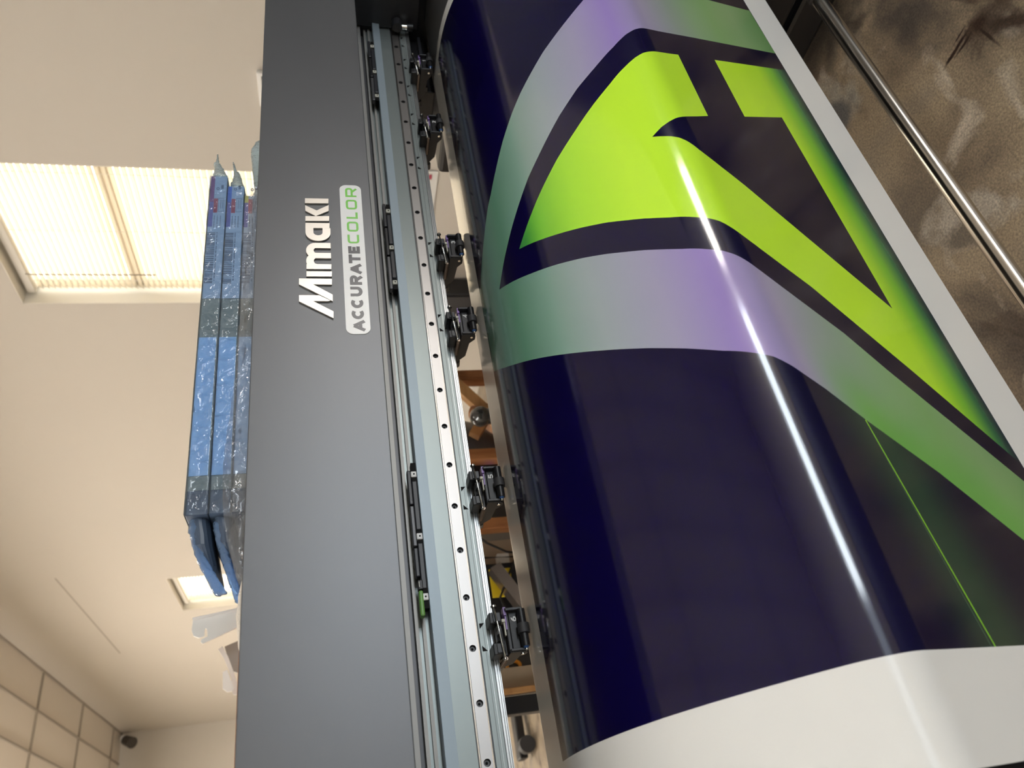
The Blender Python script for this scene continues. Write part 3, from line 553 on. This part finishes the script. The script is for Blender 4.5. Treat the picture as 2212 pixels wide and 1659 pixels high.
# linear rail with countersunk screw holes
rl = MB(); zc = -.1508; hr = .0040; xf = .1092; NH = 24
rl.box(GX0+.1, xf-.0304, .8768, .8834, -.1572, -.1444, 'steel')
x_end = xf-.03+.06*NH
for k in range(NH):
    xa = xf-.03+.06*k; xb = xa+.06; cx = xa+.03; z0, z1 = -.1572, -.1444; n = 24; vs = []; fs = []
    for i in range(n):
        t = 2*PI*i/n; c, s_ = math.cos(t), math.sin(t)
        k2 = min(.0064/max(abs(c), 1e-6), .0064/max(abs(s_), 1e-6))
        vs.append((cx+c*k2, .8768, zc+s_*k2))
    for i in range(n): t = 2*PI*i/n; vs.append((cx+math.cos(t)*hr, .8768, zc+math.sin(t)*hr))
    for i in range(n): t = 2*PI*i/n; vs.append((cx+math.cos(t)*hr*.92, .8825, zc+math.sin(t)*hr*.92))
    for i in range(n): j = (i+1) % n; fs += [[i, j, n+j, n+i]]
    rl.add(vs, fs, 'steel'); rl.add(vs, [[n+i, n+(i+1) % n, 2*n+(i+1) % n, 2*n+i] for i in range(n)], 'channel')
    for a, b in ((xa, cx-.0064), (cx+.0064, xb)): rl.add([(a, .8768, z0), (b, .8768, z0), (b, .8768, z1), (a, .8768, z1)], [[0, 1, 2, 3]], 'steel')
rl.box(xf-.03, x_end, .8825, .8834, -.1572, -.1444, 'ink')
for z0, z1 in ((-.1588, -.1572), (-.1444, -.1428)):      # bevelled shoulders and ball grooves
    rl.box(GX0+.1, x_end, .8782, .8834, min(z0, z1), max(z0, z1), 'polish')
rl.box(GX0+.1, x_end, .8800, .8834, -.1602, -.1588, 'channel').box(GX0+.1, x_end, .8800, .8834, -.1428, -.1418, 'channel')
rail = rl.build('linear_rail', PR, fix=False)
for k in range(NH):
    cx = xf+.06*k
    if cx > 1.47: break
    q = MB().cyl((cx, .8812, zc), (cx, .8826, zc), .0033, .0031, 'channel', 20)
    q.cyl((cx, .88115, zc), (cx, .8812, zc), .0017, .0017, 'ink', 6); q.build('rail_screw', rail)

# black cable holders standing on the beam
def holder(xs, full):
    x0, x1 = xs
    o = MB().box(x0, x1, .8675, .880, -.1049, -.0985, 'ink').build('cable_holder', PR)
    L = x1-x0; X = lambda t: x1-L*t
    for t in (.09, .535, .93):
        q = MB().box(X(t)-.0042, X(t)+.0042, .8655, .872, -.1049, -.0975, 'cream' if not full else 'whitep', .0012)
        q.cyl((X(t), .8650, -.1015), (X(t), .8656, -.1015), .0011, .0011, 'ink', 10); q.build('screw_tab', o)
    for a, b in ((.14, .49), (.58, .88)): MB().box(X(b), X(a), .866, .874, -.1045, -.0978, 'satin', .0012).build('cap', o)
    for a, b, m in ((.06, .31, 'satin'), (.32, .60, 'channel'), (.61, .80, 'satin')) if full else ((.0, .28, 'satin'), (.30, .62, 'black'), (.64, 1.0, 'channel')):
        MB().box(X(b), X(a), .866, .876, -.0978, -.0925, m, .0012).build('cable_cap', o)
    if full:
        q = MB().box(X(.885), X(.825), .864, .874, -.0995, -.0935, 'black', .0008).box(X(.872), X(.838), .863, .866, -.0955, -.0945, 'cream'); q.build('latch', o)
        MB().box(X(1.05), X(.89), .864, .876, -.0990, -.0935, 'green', .002).build('green_lever', o, label='green plastic lever')
holder((.2780, .4700), True); holder((.770, .956), False); holder((1.235, 1.425), False)

# platen and heated apron under the sheet
ap = MB(); up_ = []; dn = []
for r in PROF:
    if r[0] < .105 or r[0] > .562: continue
    a = math.radians(r[3]); up_.append((r[1]+math.sin(a)*.0012, r[2]-math.cos(a)*.0012)); dn.append((r[1]+math.sin(a)*.009, r[2]-math.cos(a)*.009))
n = len(up_); pts = up_+dn[::-1]
vs = [(x, y, z) for x in (GX0+.06, 1.50) for y, z in pts]; N2 = len(pts)
ap.add(vs, [[i, (i+1) % N2, N2+(i+1) % N2, N2+i] for i in range(N2)], 'channel', True)
for e in (0, N2): ap.add(vs, [[e+i, e+i+1, e+N2-2-i, e+N2-1-i] for i in range(n-1)], 'channel')
ap.build('platen', PR, fix=True)
MB().box(GX0+.06, 1.50, .60, .87, -.60, -.33, 'satin').prism_x([(.70,-.335),(.87,-.335),(.87,-.232),(.76,-.232)], GX0+.06, 1.50, 'satin').build('chassis_box', PR)
# end housings and legs
MB().box(1.50, GX1, .700, 1.10, -.30, .0765, 'black', .006).box(1.315, GX1, .60, 1.10, -.90, -.245, 'black', .01).build('end_housing', PR)
MB().box(GX0, -.36, .700, 1.10, -.30, .0765, 'black', .006).box(GX0, -.36, .60, 1.10, -.90, -.30, 'black', .01).build('end_housing', PR)
for x in (1.36, GX0+.01):
    MB().box(x, x+.06, .48, 1.18, FLOOR_Z+.035, FLOOR_Z+.11, 'black', .01).box(x, x+.06, .78, .90, FLOOR_Z+.10, -.88, 'black', .01).cyl((x+.01, .53, FLOOR_Z+.03), (x+.05, .53, FLOOR_Z+.03), .029, .029, 'rubber', 24).cyl((x+.01, 1.13, FLOOR_Z+.03), (x+.05, 1.13, FLOOR_Z+.03), .029, .029, 'rubber', 24).build('leg', PR)
# print carriage parked at the far end
cg = MB().box(1.515, 1.76, .72, .876, -.19, .05, 'black', .006).build('print_carriage', PR)
car = MB().box(1.494, 1.50, .80, .876, -.20, -.07, 'satin', .002).cyl((1.492, .86, -.155), (1.47, .86, -.155), .010, .010, 'satin', 20).build('carriage_bracket', PR)
MB().cyl((1.478, .862, -.163), (1.478, .862, -.175), .0055, .0055, 'polish', 20).cyl((1.478, .862, -.175), (1.478, .862, -.187), .0075, .0075, 'black', 20).build('guide_roller', car)
MB().box(1.325, 1.50, .905, .96, -.222, -.182, 'black', .002).box(1.325, 1.50, .895, .905, -.206, -.200, 'satin').build('side_guard', PR)

# pinch roller units
def pinch(xc, num):
    u = MB(); m = 'satin'
    # mounting block with two ears hooked over the beam lip
    for s_ in (-1, 1):
        u.box(xc+s_*.0175-.0065, xc+s_*.0175+.0065, .8545, .880, -.1845, -.1705, 'black', .001)
        u.box(xc+s_*.0175-.0052, xc+s_*.0175+.0052, .8530, .8548, -.1835, -.1745, m, .0006)
    u.box(xc-.024, xc+.024, .866, .900, -.1890, -.1801, 'black', .001)
    u.box(xc-.009, xc+.009, .858, .868, -.1840, -.1770, m, .001)
    # side plates reaching back under the beam
    prof = [(.848, -.188), (.848, -.2055), (.8515, -.2085), (.8590, -.2085), (.8680, -.2015), (.8990, -.1995), (.9110, -.1905), (.9180, -.1860), (.9180, -.1812), (.895, -.1812), (.892, -.188)]
    for a, b in ((-.0255, -.0235), (.0235, .0255)): u.prism_x(prof, xc+a, xc+b, 'rubber')
    u.box(xc-.0235, xc+.0235, .893, .896, -.1985, -.1815, 'black')
    o = u.build('pinch_roller_unit', PR)
    f = MB()                                         # U-shaped front frame
    f.box(xc-.0245, xc+.0245, .8535, .8600, -.1925, -.1885, m, .0008)
    f.box(xc-.0245, xc-.0215, .8450, .8600, -.2080, -.1885, m, .0006).box(xc+.0215, xc+.0245, .8450, .8600, -.2080, -.1885, m, .0006)
    f.build('front_frame', o)
    p = MB().box(xc-.0212, xc+.0212, .8520, .8560, -.2085, -.1925, 'black', .0006)
    p.box(xc-.0062, xc+.0030, .8514, .8521, -.2003, -.1995, 'polish')
    glyph(p, num, xc+.0100, xc+.0160, -.2010, -.1945, .0011, 'white', .8514, .8522); p.build('number_plate', o, label='black plate numbered '+num)
    r = MB().cyl((xc-.021, .8435, -.2057), (xc+.021, .8435, -.2057), .0047, .0047, 'black', 24); r.build('pinch_roller', o)
    MB().cyl((xc-.0065, .8435, -.2057), (xc+.0045, .8435, -.2057), .0068, .0068, 'rubber', 28).build('rubber_sleeve', o)
    MB().cyl((xc-.0230, .8435, -.2057), (xc-.021, .8435, -.2057), .0024, .0034, 'blue', 18).sphere((xc-.0240, .8435, -.2057), .0018, 'polish', 12, 8).build('axle_cap', o)
    MB().box(xc+.0110, xc+.0150, .853, .862, -.1890, -.1840, 'cream', .0008).box(xc-.0040, xc+.0112, .8545, .859, -.1880, -.1862, 'cream', .0005).build('cream_lever', o, label='cream plastic lever')
    MB().prism_x([(.8500, -.1900), (.8500, -.1868), (.8620, -.1868), (.8620, -.1900)], xc+.0180, xc+.0272, 'purple').prism_x([(.8520, -.1895), (.8520, -.1880), (.8600, -.1880), (.8600, -.1895)], xc+.002, xc+.0182, 'purple').build('purple_spacer', o, label='purple plastic spacer')
    w_ = MB().tube([(xc+.029, .8510, -.1765), (xc+.002, .8505, -.1790), (xc-.029, .8510, -.1815)], .0012, 'polish', 10)
    w_.cyl((xc+.0285, .8510, -.1765), (xc+.0305, .8510, -.1763), .0032, .0032, 'polish', 18).sphere((xc-.0300, .8520, -.1816), .0022, 'polish', 14, 10)
    w_.box(xc-.003, xc+.002, .8495, .858, -.1812, -.1770, 'satin', .0005).build('tension_rod', o)
    s2 = MB(); P = []
    for i in range(120): t = 2*PI*i/8; P.append((xc-.0290+.0024*math.cos(t), .856+.034*i/120, -.1838+.0024*math.sin(t)))
    s2.tube(P, .00055, 'bronze', 6).cyl((xc-.0290, .8555, -.1838), (xc-.0290, .8905, -.1838), .0020, .0020, 'bronze', 12); s2.build('spring', o)
    MB().cyl((xc-.0256, .852, -.2025), (xc-.0275, .852, -.2025), .0020, .0020, 'polish', 14).build('frame_screw', o)
    MB().cyl((xc-.020, .912, -.1880), (xc-.020, .920, -.1895), .0020, .0020, 'steel', 12).cyl((xc-.020, .9185, -.1892), (xc-.020, .9300, -.1905), .0050, .0046, 'channel', 18).build('release_knob', o)
for xc, nm in ((.2375, '6'), (.4225, '5'), (.690, '4'), (.842, '3'), (1.146, '2'), (1.335, '1')): pinch(xc, nm)
# vacuum strip behind the sheet
bar = MB().cyl((GX0+.07, .635, -.931), (1.315, .635, -.931), .0132, .0132, 'barsteel', 40)
BR = thing('take_up_bar', (.45, .635, -.931), 'shiny round steel bar running just above the stained floor', 'metal bar')
bar.build('bar_tube', BR); MB().cyl((1.300, .635, -.931), (1.316, .635, -.931), .017, .017, 'black', 28).build('bar_end_socket', BR); MB().cyl((GX0+.06, .635, -.931), (GX0+.075, .635, -.931), .017, .017, 'black', 28).build('bar_end_socket', BR)

# ------------------------------------------------------------------ film-wrapped ink packs lying on the cover
def loft(mb, secs, m, seed, amp, n=22, smooth=False):
    """secs: (x, y, z, half depth, half height); crumpled closed tube along x"""
    vs = []
    for k, (x, y, z, a, b) in enumerate(secs):
        for i in range(n):
            t = 2*PI*i/n; c, s_ = math.cos(t), math.sin(t)
            q = max(abs(c), abs(s_)); sq = 1/(0.35+0.65*q) if True else 1
            p = Vector((x, y+a*c*sq, z+b*s_*sq)); nz = noise.noise_vector(Vector((x*170+seed, c*2.2+seed, s_*2.2)))*.7+noise.noise_vector(Vector((x*420+seed, c*4+seed, s_*4)))*.6
            f = amp*(0.3+0.7*min(1, k/3))
            vs.append((p.x+nz.x*f*.6, p.y+nz.y*f, p.z+nz.z*f))
    fs = [[k*n+i, k*n+(i+1) % n, (k+1)*n+(i+1) % n, (k+1)*n+i] for k in range(len(secs)-1) for i in range(n)]
    fs += [list(range(n))[::-1], list(range((len(secs)-1)*n, len(secs)*n))]
    mb.add(vs, fs, m, smooth); return mb
def interp(secs, step):
    out = []
    for a, b in zip(secs[:-1], secs[1:]):
        k = max(1, int(abs(b[0]-a[0])/step))
        for i in range(k): out.append(tuple(a[j]+(b[j]-a[j])*i/k for j in range(5)))
    return out+[secs[-1]]
def pack(z0, xa, xb, cols, film_m, fold_near, fold_far, near, far, seed, label, kind):
    H = .0228; Y = .762; D = .098; tilt = .0085
    T = Matrix.Translation((xa, 0, z0)) @ Matrix.Rotation(-math.atan(tilt), 4, 'Y') @ Matrix.Translation((-xa, 0, -z0))
    t = thing('ink_pack', ((xa+xb)/2, Y+D/2, z0), label, 'ink pack', 'ink packs on the printer')
    MB().box(xa, xb, Y, Y+D, z0+.0004, z0+H, 'carton', .0012, T).build('carton', t)
    MB().box(xa-.0006, xa+.028, Y-.0004, Y+D+.0004, z0+.0002, z0+H+.0002, 'navycap', .0012, T).build('carton_end', t)
    L = MB(); yf = Y-.0006
    def pt(x0, x1, a, b, m, d=0): L.box(x0, x1, yf-.0002-d, Y-.0001, z0+H*a, z0+H*b, m, 0, T)
    pt(.6605, xb-.001, .03, .98, 'label'); pt(.411, .5988, .12, .98, 'lblue')
    s = MB()
    pt(.835, xb-.001, .74, .985, cols[0], .0001); pt(.787, .835, .74, .985, cols[1], .0001)
    pt(.814, .842, .50, .73, 'red', .0001); pt(.822, .840, .22, .24, 'text', .0001); pt(.822, .840, .32, .345, 'text', .0001)
    pt(.816, .843, .15, .165, 'text', .0001); pt(.816, .843, .45, .465, 'text', .0001); pt(.816, .8165, .15, .46, 'text', .0001); pt(.8425, .843, .15, .46, 'text', .0001)
    for k in range(7): pt(.862+.0011*k, .8627+.0011*k, .22, .36, 'text', .0001)
    for i in range(10): a = 2*PI*i/10; pt(.862+.0022*math.cos(a)-.0005, .862+.0022*math.cos(a)+.0005, .52+.07*math.sin(a), .56+.07*math.sin(a), 'text', .0001)
    for r_ in range(3):
        x = .808
        while x > .786:
            wd = random.uniform(.0008, .003); pt(x-wd, x, .62-.17*r_, .66-.17*r_, 'text', .0001); x -= wd+.0009
    x = .776
    while x > .686:                                  # bar code
        wd = random.choice((.0004, .0004, .0008, .0012)); pt(x-wd, x, .52, .96, 'text', .0001); x -= wd+random.choice((.0005, .0005, .0009, .0016))
    x = .776
    while x > .69: wd = .0011; pt(x-wd, x, .40, .46, 'text', .0001); x -= random.choice((.0018, .0018, .0034))
    L.build('printed_label', t)
    f = MB(); g = .0022
    secs = [(xa-.001, Y+D/2, z0+H/2, D/2+g, H/2+.0008)]+[(xa+(xb-xa)*k/40, Y+D/2, z0+H/2+tilt*(xb-xa)*k/40, D/2+g, H/2+.0008) for k in range(1, 41)]
    n = 24; vs = []
    for k, (x, y, z, a, b) in enumerate(secs):
        for i in range(n):
            q = i/n*4; e = int(q); r_ = q-e; c = [(-1, -1), (1, -1), (1, 1), (-1, 1), (-1, -1)]; u = c[e][0]+(c[e+1][0]-c[e][0])*r_; v = c[e][1]+(c[e+1][1]-c[e][1])*r_
            nz = noise.noise_vector(Vector((x*26+seed, u*2, v*2.5)))
            vs.append((x, y+a*u-abs(nz.y)*.0016*(1 if u < 0 else -1), z+b*v+nz.z*.0003))
    f.add(vs, [[k*n+i, k*n+(i+1) % n, (k+1)*n+(i+1) % n, (k+1)*n+i] for k in range(len(secs)-1) for i in range(n)], film_m, True)
    f.build('film_wrap', t)
    loft(MB(), interp([(x, y, z, a, b) for x, y, z, a, b in near], .0022), fold_near, seed, .0019, smooth=True).build('folded_film_end', t)
    loft(MB(), interp(far, .0025), fold_far, seed+5, .0018, smooth=True).build('twisted_film_end', t)
    if kind:
        loft(MB(), interp([(xa, Y+.050, z0+H*.48, .044, .0110), (xa-.03, Y+.050, z0+.006, .043, .0105), (xa-.050, Y+.052, z0-.001, .038, .0075), (xa-.058, Y+.054, z0-.002, .034, .0045)], .01), 'navycap', seed+9, .0008).build('cartridge_body', t)
pack(.1270, .366, .888, ('magenta', 'violet'), 'filmb', 'filmbt', 'filmlt',
     [(.368, .80, .1385, .030, .0105), (.356, .785, .1400, .016, .0080), (.342, .778, .1395, .007, .0048), (.325, .775, .1345, .004, .0042), (.310, .774, .1270, .004, .0050), (.297, .774, .1195, .004, .0050), (.283, .774, .1120, .004, .0062)],
     [(.887, .80, .1435, .035, .0118), (.905, .79, .1445, .022, .0098), (.922, .785, .1475, .012, .0062), (.937, .785, .1515, .008, .0040), (.948, .80, .1538, .006, .0022), (.962, .80, .1545, .005, .0014), (.979, .80, .1550, .003, .0006)], 3.1,
     'topmost ink pack in blue film, with a purple band at its far end', True)
pack(.1041, .366, .868, ('vblue', 'violet'), 'filmb', 'filmbt', 'filmlt',
     [(.368, .80, .1150, .030, .0105), (.354, .783, .1160, .014, .0075), (.338, .776, .1145, .006, .0048), (.320, .774, .1095, .004, .0044), (.303, .773, .1035, .004, .0044), (.290, .773, .0995, .004, .0042), (.272, .773, .0950, .003, .0022)],
     [(.867, .80, .1195, .035, .0115), (.884, .79, .1205, .022, .0095), (.902, .785, .1215, .012, .0060), (.918, .785, .1235, .008, .0038), (.932, .80, .1265, .005, .0022), (.946, .80, .1290, .005, .0018), (.962, .80, .1318, .003, .0006)], 11.7,
     'middle ink pack in blue film, with a bright blue band at its far end', True)
pack(.0817, .366, .850, ('yellowb', 'violet'), 'filmc', 'filmc', 'filmlt',
     [(.368, .80, .0935, .030, .0100), (.350, .79, .0960, .026, .0120), (.325, .785, .0950, .022, .0110), (.305, .782, .0920, .016, .0080), (.285, .780, .0885, .010, .0050)],
     [(.849, .80, .0935, .040, .0100), (.872, .80, .0950, .020, .0060), (.895, .80, .0945, .012, .0045), (.925, .80, .0955, .010, .0060), (.955, .80, .0975, .012, .0075), (.985, .80, .0985, .012, .0080), (1.005, .80, .0960, .008, .0060), (1.015, .80, .0935, .004, .0030)], 23.2,
     'lowest ink pack wrapped in loose clear plastic, half hidden behind the cover edge', False)
# loose clear bag in front of the two lower packs
bg = MB(); top = [(.86, .100), (.78, .101), (.70, .102), (.64, .1045), (.58, .106), (.53, .108), (.48, .111), (.44, .1145), (.41, .1150), (.38, .1135), (.35, .110), (.32, .104), (.30, .099), (.283, .092)]
vs = []; nr = 10; nc = 90
for c in range(nc+1):
    x = .86-(.86-.283)*c/nc
    for k in range(len(top)-1):
        if top[k][0] >= x >= top[k+1][0]: zt = top[k][1]+(top[k+1][1]-top[k][1])*(top[k][0]-x)/(top[k][0]-top[k+1][0])
    zt += .0016*noise.noise(Vector((x*70, 3, 1)))
    for r_ in range(nr+1):
        q = r_/nr; nz = noise.noise_vector(Vector((x*45, q*3, 7)))*.0028+noise.noise_vector(Vector((x*120, q*7, 2)))*.0010
        vs.append((x+nz.x*.4, .7535+nz.y+.004*q, .0822+(zt-.0822)*q+nz.z*.4*q))
fs = [[c*(nr+1)+r_, c*(nr+1)+r_+1, (c+1)*(nr+1)+r_+1, (c+1)*(nr+1)+r_] for c in range(nc) for r_ in range(nr)]
bg.add(vs, fs, 'filmc', False)
tag(bg.build('clear_plastic_bag', fix=False), 'crumpled clear plastic bag draped along the front of the lower ink packs', 'plastic bag')
cl = MB(); vs = []; fs = []; n = 28
for i in range(n+1):
    for k in range(16):
        t = 2*PI*k/16; x = .205+.10*i/n; e = math.sin(PI*min(1, max(0.04, i/n)))**.4
        nz = noise.noise(Vector((x*90, math.cos(t)*2, math.sin(t)*2)))*.0016
        vs.append((x, .765+(.022*e+nz)*math.cos(t), .0822+.0062*e+(.0058*e+nz)*math.sin(t)))
fs = [[i*16+k, i*16+(k+1) % 16, (i+1)*16+(k+1) % 16, (i+1)*16+k] for i in range(n) for k in range(16)]+[list(range(16))[::-1], list(range(n*16, n*16+16))]
tag(cl.add(vs, fs, 'cloth', True).build('rolled_cloth'), 'rolled off-white fluffy cloth lying on the near part of the printer cover', 'cloth')

# ------------------------------------------------------------------ things behind the printer
def simple(name, mb, label, cat, group=None, kind=None): return tag(mb.build(name), label, cat, group, kind)
rk = thing('wooden_rack', (1.0, 2.45, FLOOR_Z), 'orange-brown wooden rack with a diagonal brace, seen through the gap behind the printer', 'rack')
for x0, x1 in ((1.518, 1.563), (1.192, 1.234), (.940, .978)):
    for y0 in (2.2, 2.72): MB().box(x0, x1, y0, y0+.045, FLOOR_Z, .235, 'wood', .003).build('post', rk)
MB().box(.385, .432, 2.2, 2.24, FLOOR_Z, .235, 'black', .003).build('post', rk)
MB().box(.34, 1.60, 2.18, 2.78, .235, .262, 'wood', .003).build('shelf_board', rk)
MB().box(.978, 1.60, 2.246, 2.76, -.66, -.635, 'wood', .003).build('shelf_board', rk)
def slab(a, b, w, d, m):
    a = Vector(a); b = Vector(b); u = (b-a).normalized(); s_ = Vector((0, 1, 0)); n = u.cross(s_).normalized()
    vs = [p+n*(w/2*i)+s_*(d*j) for p in (a, b) for i in (-1, 1) for j in (0, 1)]
    return MB().add(vs, [[0, 1, 3, 2], [4, 6, 7, 5], [0, 4, 5, 1], [2, 3, 7, 6], [0, 2, 6, 4], [1, 5, 7, 3]], m)
slab((1.60, 2.165, -.345), (1.20, 2.165, -.655), .040, .03, 'woodl').build('brace', rk)
slab((1.35, 2.30, -.50), (1.52, 2.30, -.62), .040, .03, 'woodl').build('brace', rk)
bagm = MB(); bagm.sphere((1.375, 2.50, -.46), .155, 'bag', 28, 18, (.85, .9, 1.1))
bagm.v = [tuple(Vector(p)+noise.noise_vector(Vector(p)*9)*.03) for p in bagm.v]
simple('plastic_bag', bagm, 'grey translucent bag slumped on the wooden rack shelf behind the brace', 'bag')
jg = thing('glass_jug', (1.30, 2.13, -.635), 'round dark glass jug with an orange collar beside the wooden brace', 'jug')
MB().sphere((1.312, 2.12, -.490), .036, 'glass', 28, 18).cyl((1.312, 2.12, -.62), (1.312, 2.12, -.51), .030, .028, 'glass', 24).cyl((1.312, 2.12, -1.05), (1.312, 2.12, -.60), .05, .05, 'cab', 24).build('jug_body', jg)
MB().cyl((1.340, 2.145, -.490), (1.352, 2.155, -.470), .026, .024, 'wood', 24).build('collar', jg)
simple('storage_box', MB().box(1.02, 1.18, 2.30, 2.60, -.633, -.35, 'cab', .006).box(1.03, 1.17, 2.298, 2.30, -.50, -.46, 'channel'), 'black storage box on the rack shelf between two wooden posts', 'box')
simple('indicator_unit', MB().box(1.165, 1.180, 2.275, 2.296, -.545, -.520, 'bled', .003), 'small glowing blue indicator unit in front of the black storage box', 'indicator')
simple('cardboard_panel', MB().box(.845, .940, 2.30, 2.33, FLOOR_Z, -.20, 'tan', .002), 'upright tan cardboard panel beside the wooden rack post', 'panel')
simple('wall_plug', MB().box(.840, .880, 2.262, 2.298, -.545, -.505, 'whitep', .004), 'small white plug block in front of the tan cardboard panel', 'plug')
cb = MB().tube([(.955, 2.20, -.40), (.90, 2.22, -.47), (.87, 2.23, -.53), (.84, 2.2, -.62), (.80, 2.15, -1.0)], .004, 'fleece', 8).tube([(.93, 2.2, -.36), (.86, 2.24, -.45), (.84, 2.2, -.55), (.70, 2.15, -.47), (.58, 2.14, -.50)], .004, 'fleece', 8)
simple('black_cable', cb, 'thin black cables sagging in front of the cardboard panel', 'cable')
eq = thing('equipment_case', (.70, 2.4, FLOOR_Z), 'black equipment case with a bright yellow label', 'case')
MB().box(.645, .832, 2.22, 2.60, FLOOR_Z, -.30, 'black', .006).build('case_body', eq)
MB().box(.722, .812, 2.216, 2.220, -.530, -.462, 'yellow', .001).build('warning_label', eq, label='yellow label')
slab((.800, 2.15, -.470), (.640, 2.15, -.560), .035, .05, 'bronze').build('chute', eq, label='bronze coloured metal chute')
bn = thing('dark_bin', (.55, 2.35, FLOOR_Z), 'dark brown bin with an orange ring mark, seen below the roller unit numbered 6', 'bin')
MB().cyl((.545, 2.36, FLOOR_Z), (.545, 2.36, -.40), .070, .085, 'cab', 28).build('bin_body', bn)
r_ = MB(); P = [(.530+.020*math.cos(a)*(1 if math.sin(a) > 0 else .75), -.500+(.014 if math.sin(a) > 0 else .026)*math.sin(a)) for a in [2*PI*i/18 for i in range(18)]]
r_.stroke(P, .008, 2.266, 2.276, 'orange', True); r_.build('ring_mark', bn, label='orange ring mark')
simple('cardboard_panel', MB().box(.462, .520, 2.24, 2.26, FLOOR_Z, -.30, 'tan', .002), 'narrow tan cardboard strip leaning beside the dark bin', 'panel')
simple('wooden_batten', MB().box(.438, .455, 2.20, 2.22, FLOOR_Z, -.25, 'woodl', .002), 'thin light wooden batten standing next to the black rack post', 'batten')
fo = thing('equipment_stand', (.75, 4.6, FLOOR_Z), 'black floor stand with a long flat foot and a round wheel on the brown floor', 'stand')
MB().box(.56, .96, 4.55, 4.66, FLOOR_Z+.03, FLOOR_Z+.08, 'black', .01).box(.92, .98, 4.57, 4.63, FLOOR_Z+.07, -.2, 'black', .005).build('stand_foot', fo)
MB().cyl((.62, 4.46, FLOOR_Z+.045), (.62, 4.53, FLOOR_Z+.045), .045, .045, 'rubber', 24).build('wheel', fo)
simple('speaker_box', MB().box(2.86, 2.985, 3.27, 3.45, FLOOR_Z, -.25, 'black', .008).box(2.855, 2.862, 3.285, 3.435, -.9, -.35, 'satin'), 'upright black box against the right wall under the near window', 'box')
nb = MB().box(2.975, 2.998, 1.99, 2.155, FLOOR_Z, .262, 'whitep', .003)
fp = thing('narrow_framed_panel', (2.985, 2.07, FLOOR_Z), 'narrow tall white-framed panel standing against the right wall', 'panel')
nb.build('panel_frame', fp); MB().box(2.970, 2.976, 2.006, 2.139, FLOOR_Z+.02, .244, 'bag').build('panel_inset', fp)
ps = thing('wall_leaflet', (2.99, 2.64, -.4), 'white leaflet sheet with red marks on the right wall beneath the near window', 'leaflet')
MB().box(2.992, 2.998, 2.49, 2.80, -.560, -.12, 'pwhite').build('sheet', ps)
MB().box(2.990, 2.992, 2.51, 2.56, -.47, -.44, 'red').box(2.990, 2.992, 2.51, 2.54, -.53, -.515, 'red').build('red_mark', ps)
# white shelf brackets lying on the rack's top board
def P2(x, y): return (.73-(y-1345)*.00133, .39-(x-415)*.0012)
b1_ = MB().plate_xz([P2(*p) for p in [(417, 1338), (521, 1325), (521, 1362), (441, 1391), (436, 1386), (439, 1381), (451, 1377), (449, 1362), (444, 1359), (444, 1376), (432, 1378), (421, 1373), (416, 1362)]], 2.198, 2.204, 'whitep')
b1_.plate_xz([P2(x, y) for x, y in [(417, 1337), (521, 1324), (521, 1328), (417, 1341)]], 2.19, 2.23, 'whitep')
simple('shelf_bracket', b1_, 'white metal shelf bracket with a slotted rounded end, above the cover', 'bracket', 'shelf brackets')
b2_ = MB().plate_xz([P2(*p) for p in [(463, 1383), (472, 1377), (486, 1400), (503, 1440), (514, 1474), (520, 1476), (520, 1482), (502, 1480), (498, 1474), (505, 1468), (490, 1430), (476, 1402)]], 2.30, 2.306, 'whitep')
b2_.plate_xz([P2(*p) for p in [(476, 1376), (520, 1362), (520, 1440), (498, 1430), (484, 1400)]], 2.312, 2.316, 'beige').plate_xz([P2(*p) for p in [(474, 1428), (484, 1424), (492, 1446), (521, 1455), (521, 1468), (486, 1470), (476, 1462)]], 2.318, 2.323, 'whitep')
simple('shelf_bracket', b2_, 'thin angled white shelf bracket leaning below the slotted one', 'bracket', 'shelf brackets')
sv = thing('security_camera', (2.87, YB, 3.33), 'small dark security camera on a white mount in the far ceiling corner', 'camera')
MB().cyl((2.90, YB, 3.40), (2.90, YB-.12, 3.40), .06, .05, 'whitep', 20).build('mount', sv)
cbm = MB().cyl((2.86, YB-.16, 3.36), (2.78, YB-.30, 3.22), .07, .085, 'cab', 20).cyl((2.90, YB-.11, 3.40), (2.86, YB-.16, 3.35), .025, .025, 'cab', 12); cbm.build('camera_body', sv)
cbt = thing('added_dark_cabinet', (2.7, -.6, FLOOR_Z), 'unseen tall dark cabinet added along the right wall to darken reflections', 'cabinet')  # unseen cabinet added so the rail has something dark to reflect
MB().box(2.52, 2.98, -1.45, .75, FLOOR_Z, .95, 'cab', .01).build('cabinet_body', cbt)
for y0, y1 in ((-1.43, -.37), (-.33, .73)): MB().box(2.505, 2.52, y0, y1, FLOOR_Z+.05, .93, 'cab', .004).build('cabinet_door', cbt)
mt = MB().box(-.6, 2.48, -2.6, .28, FLOOR_Z, FLOOR_Z+.012, 'rubber', .004)  # mat added out of view, darkens what the hanging sheet reflects
tag(mt.build('floor_mat'), 'unseen black rubber mat added in front of the printer to darken reflections', 'mat')
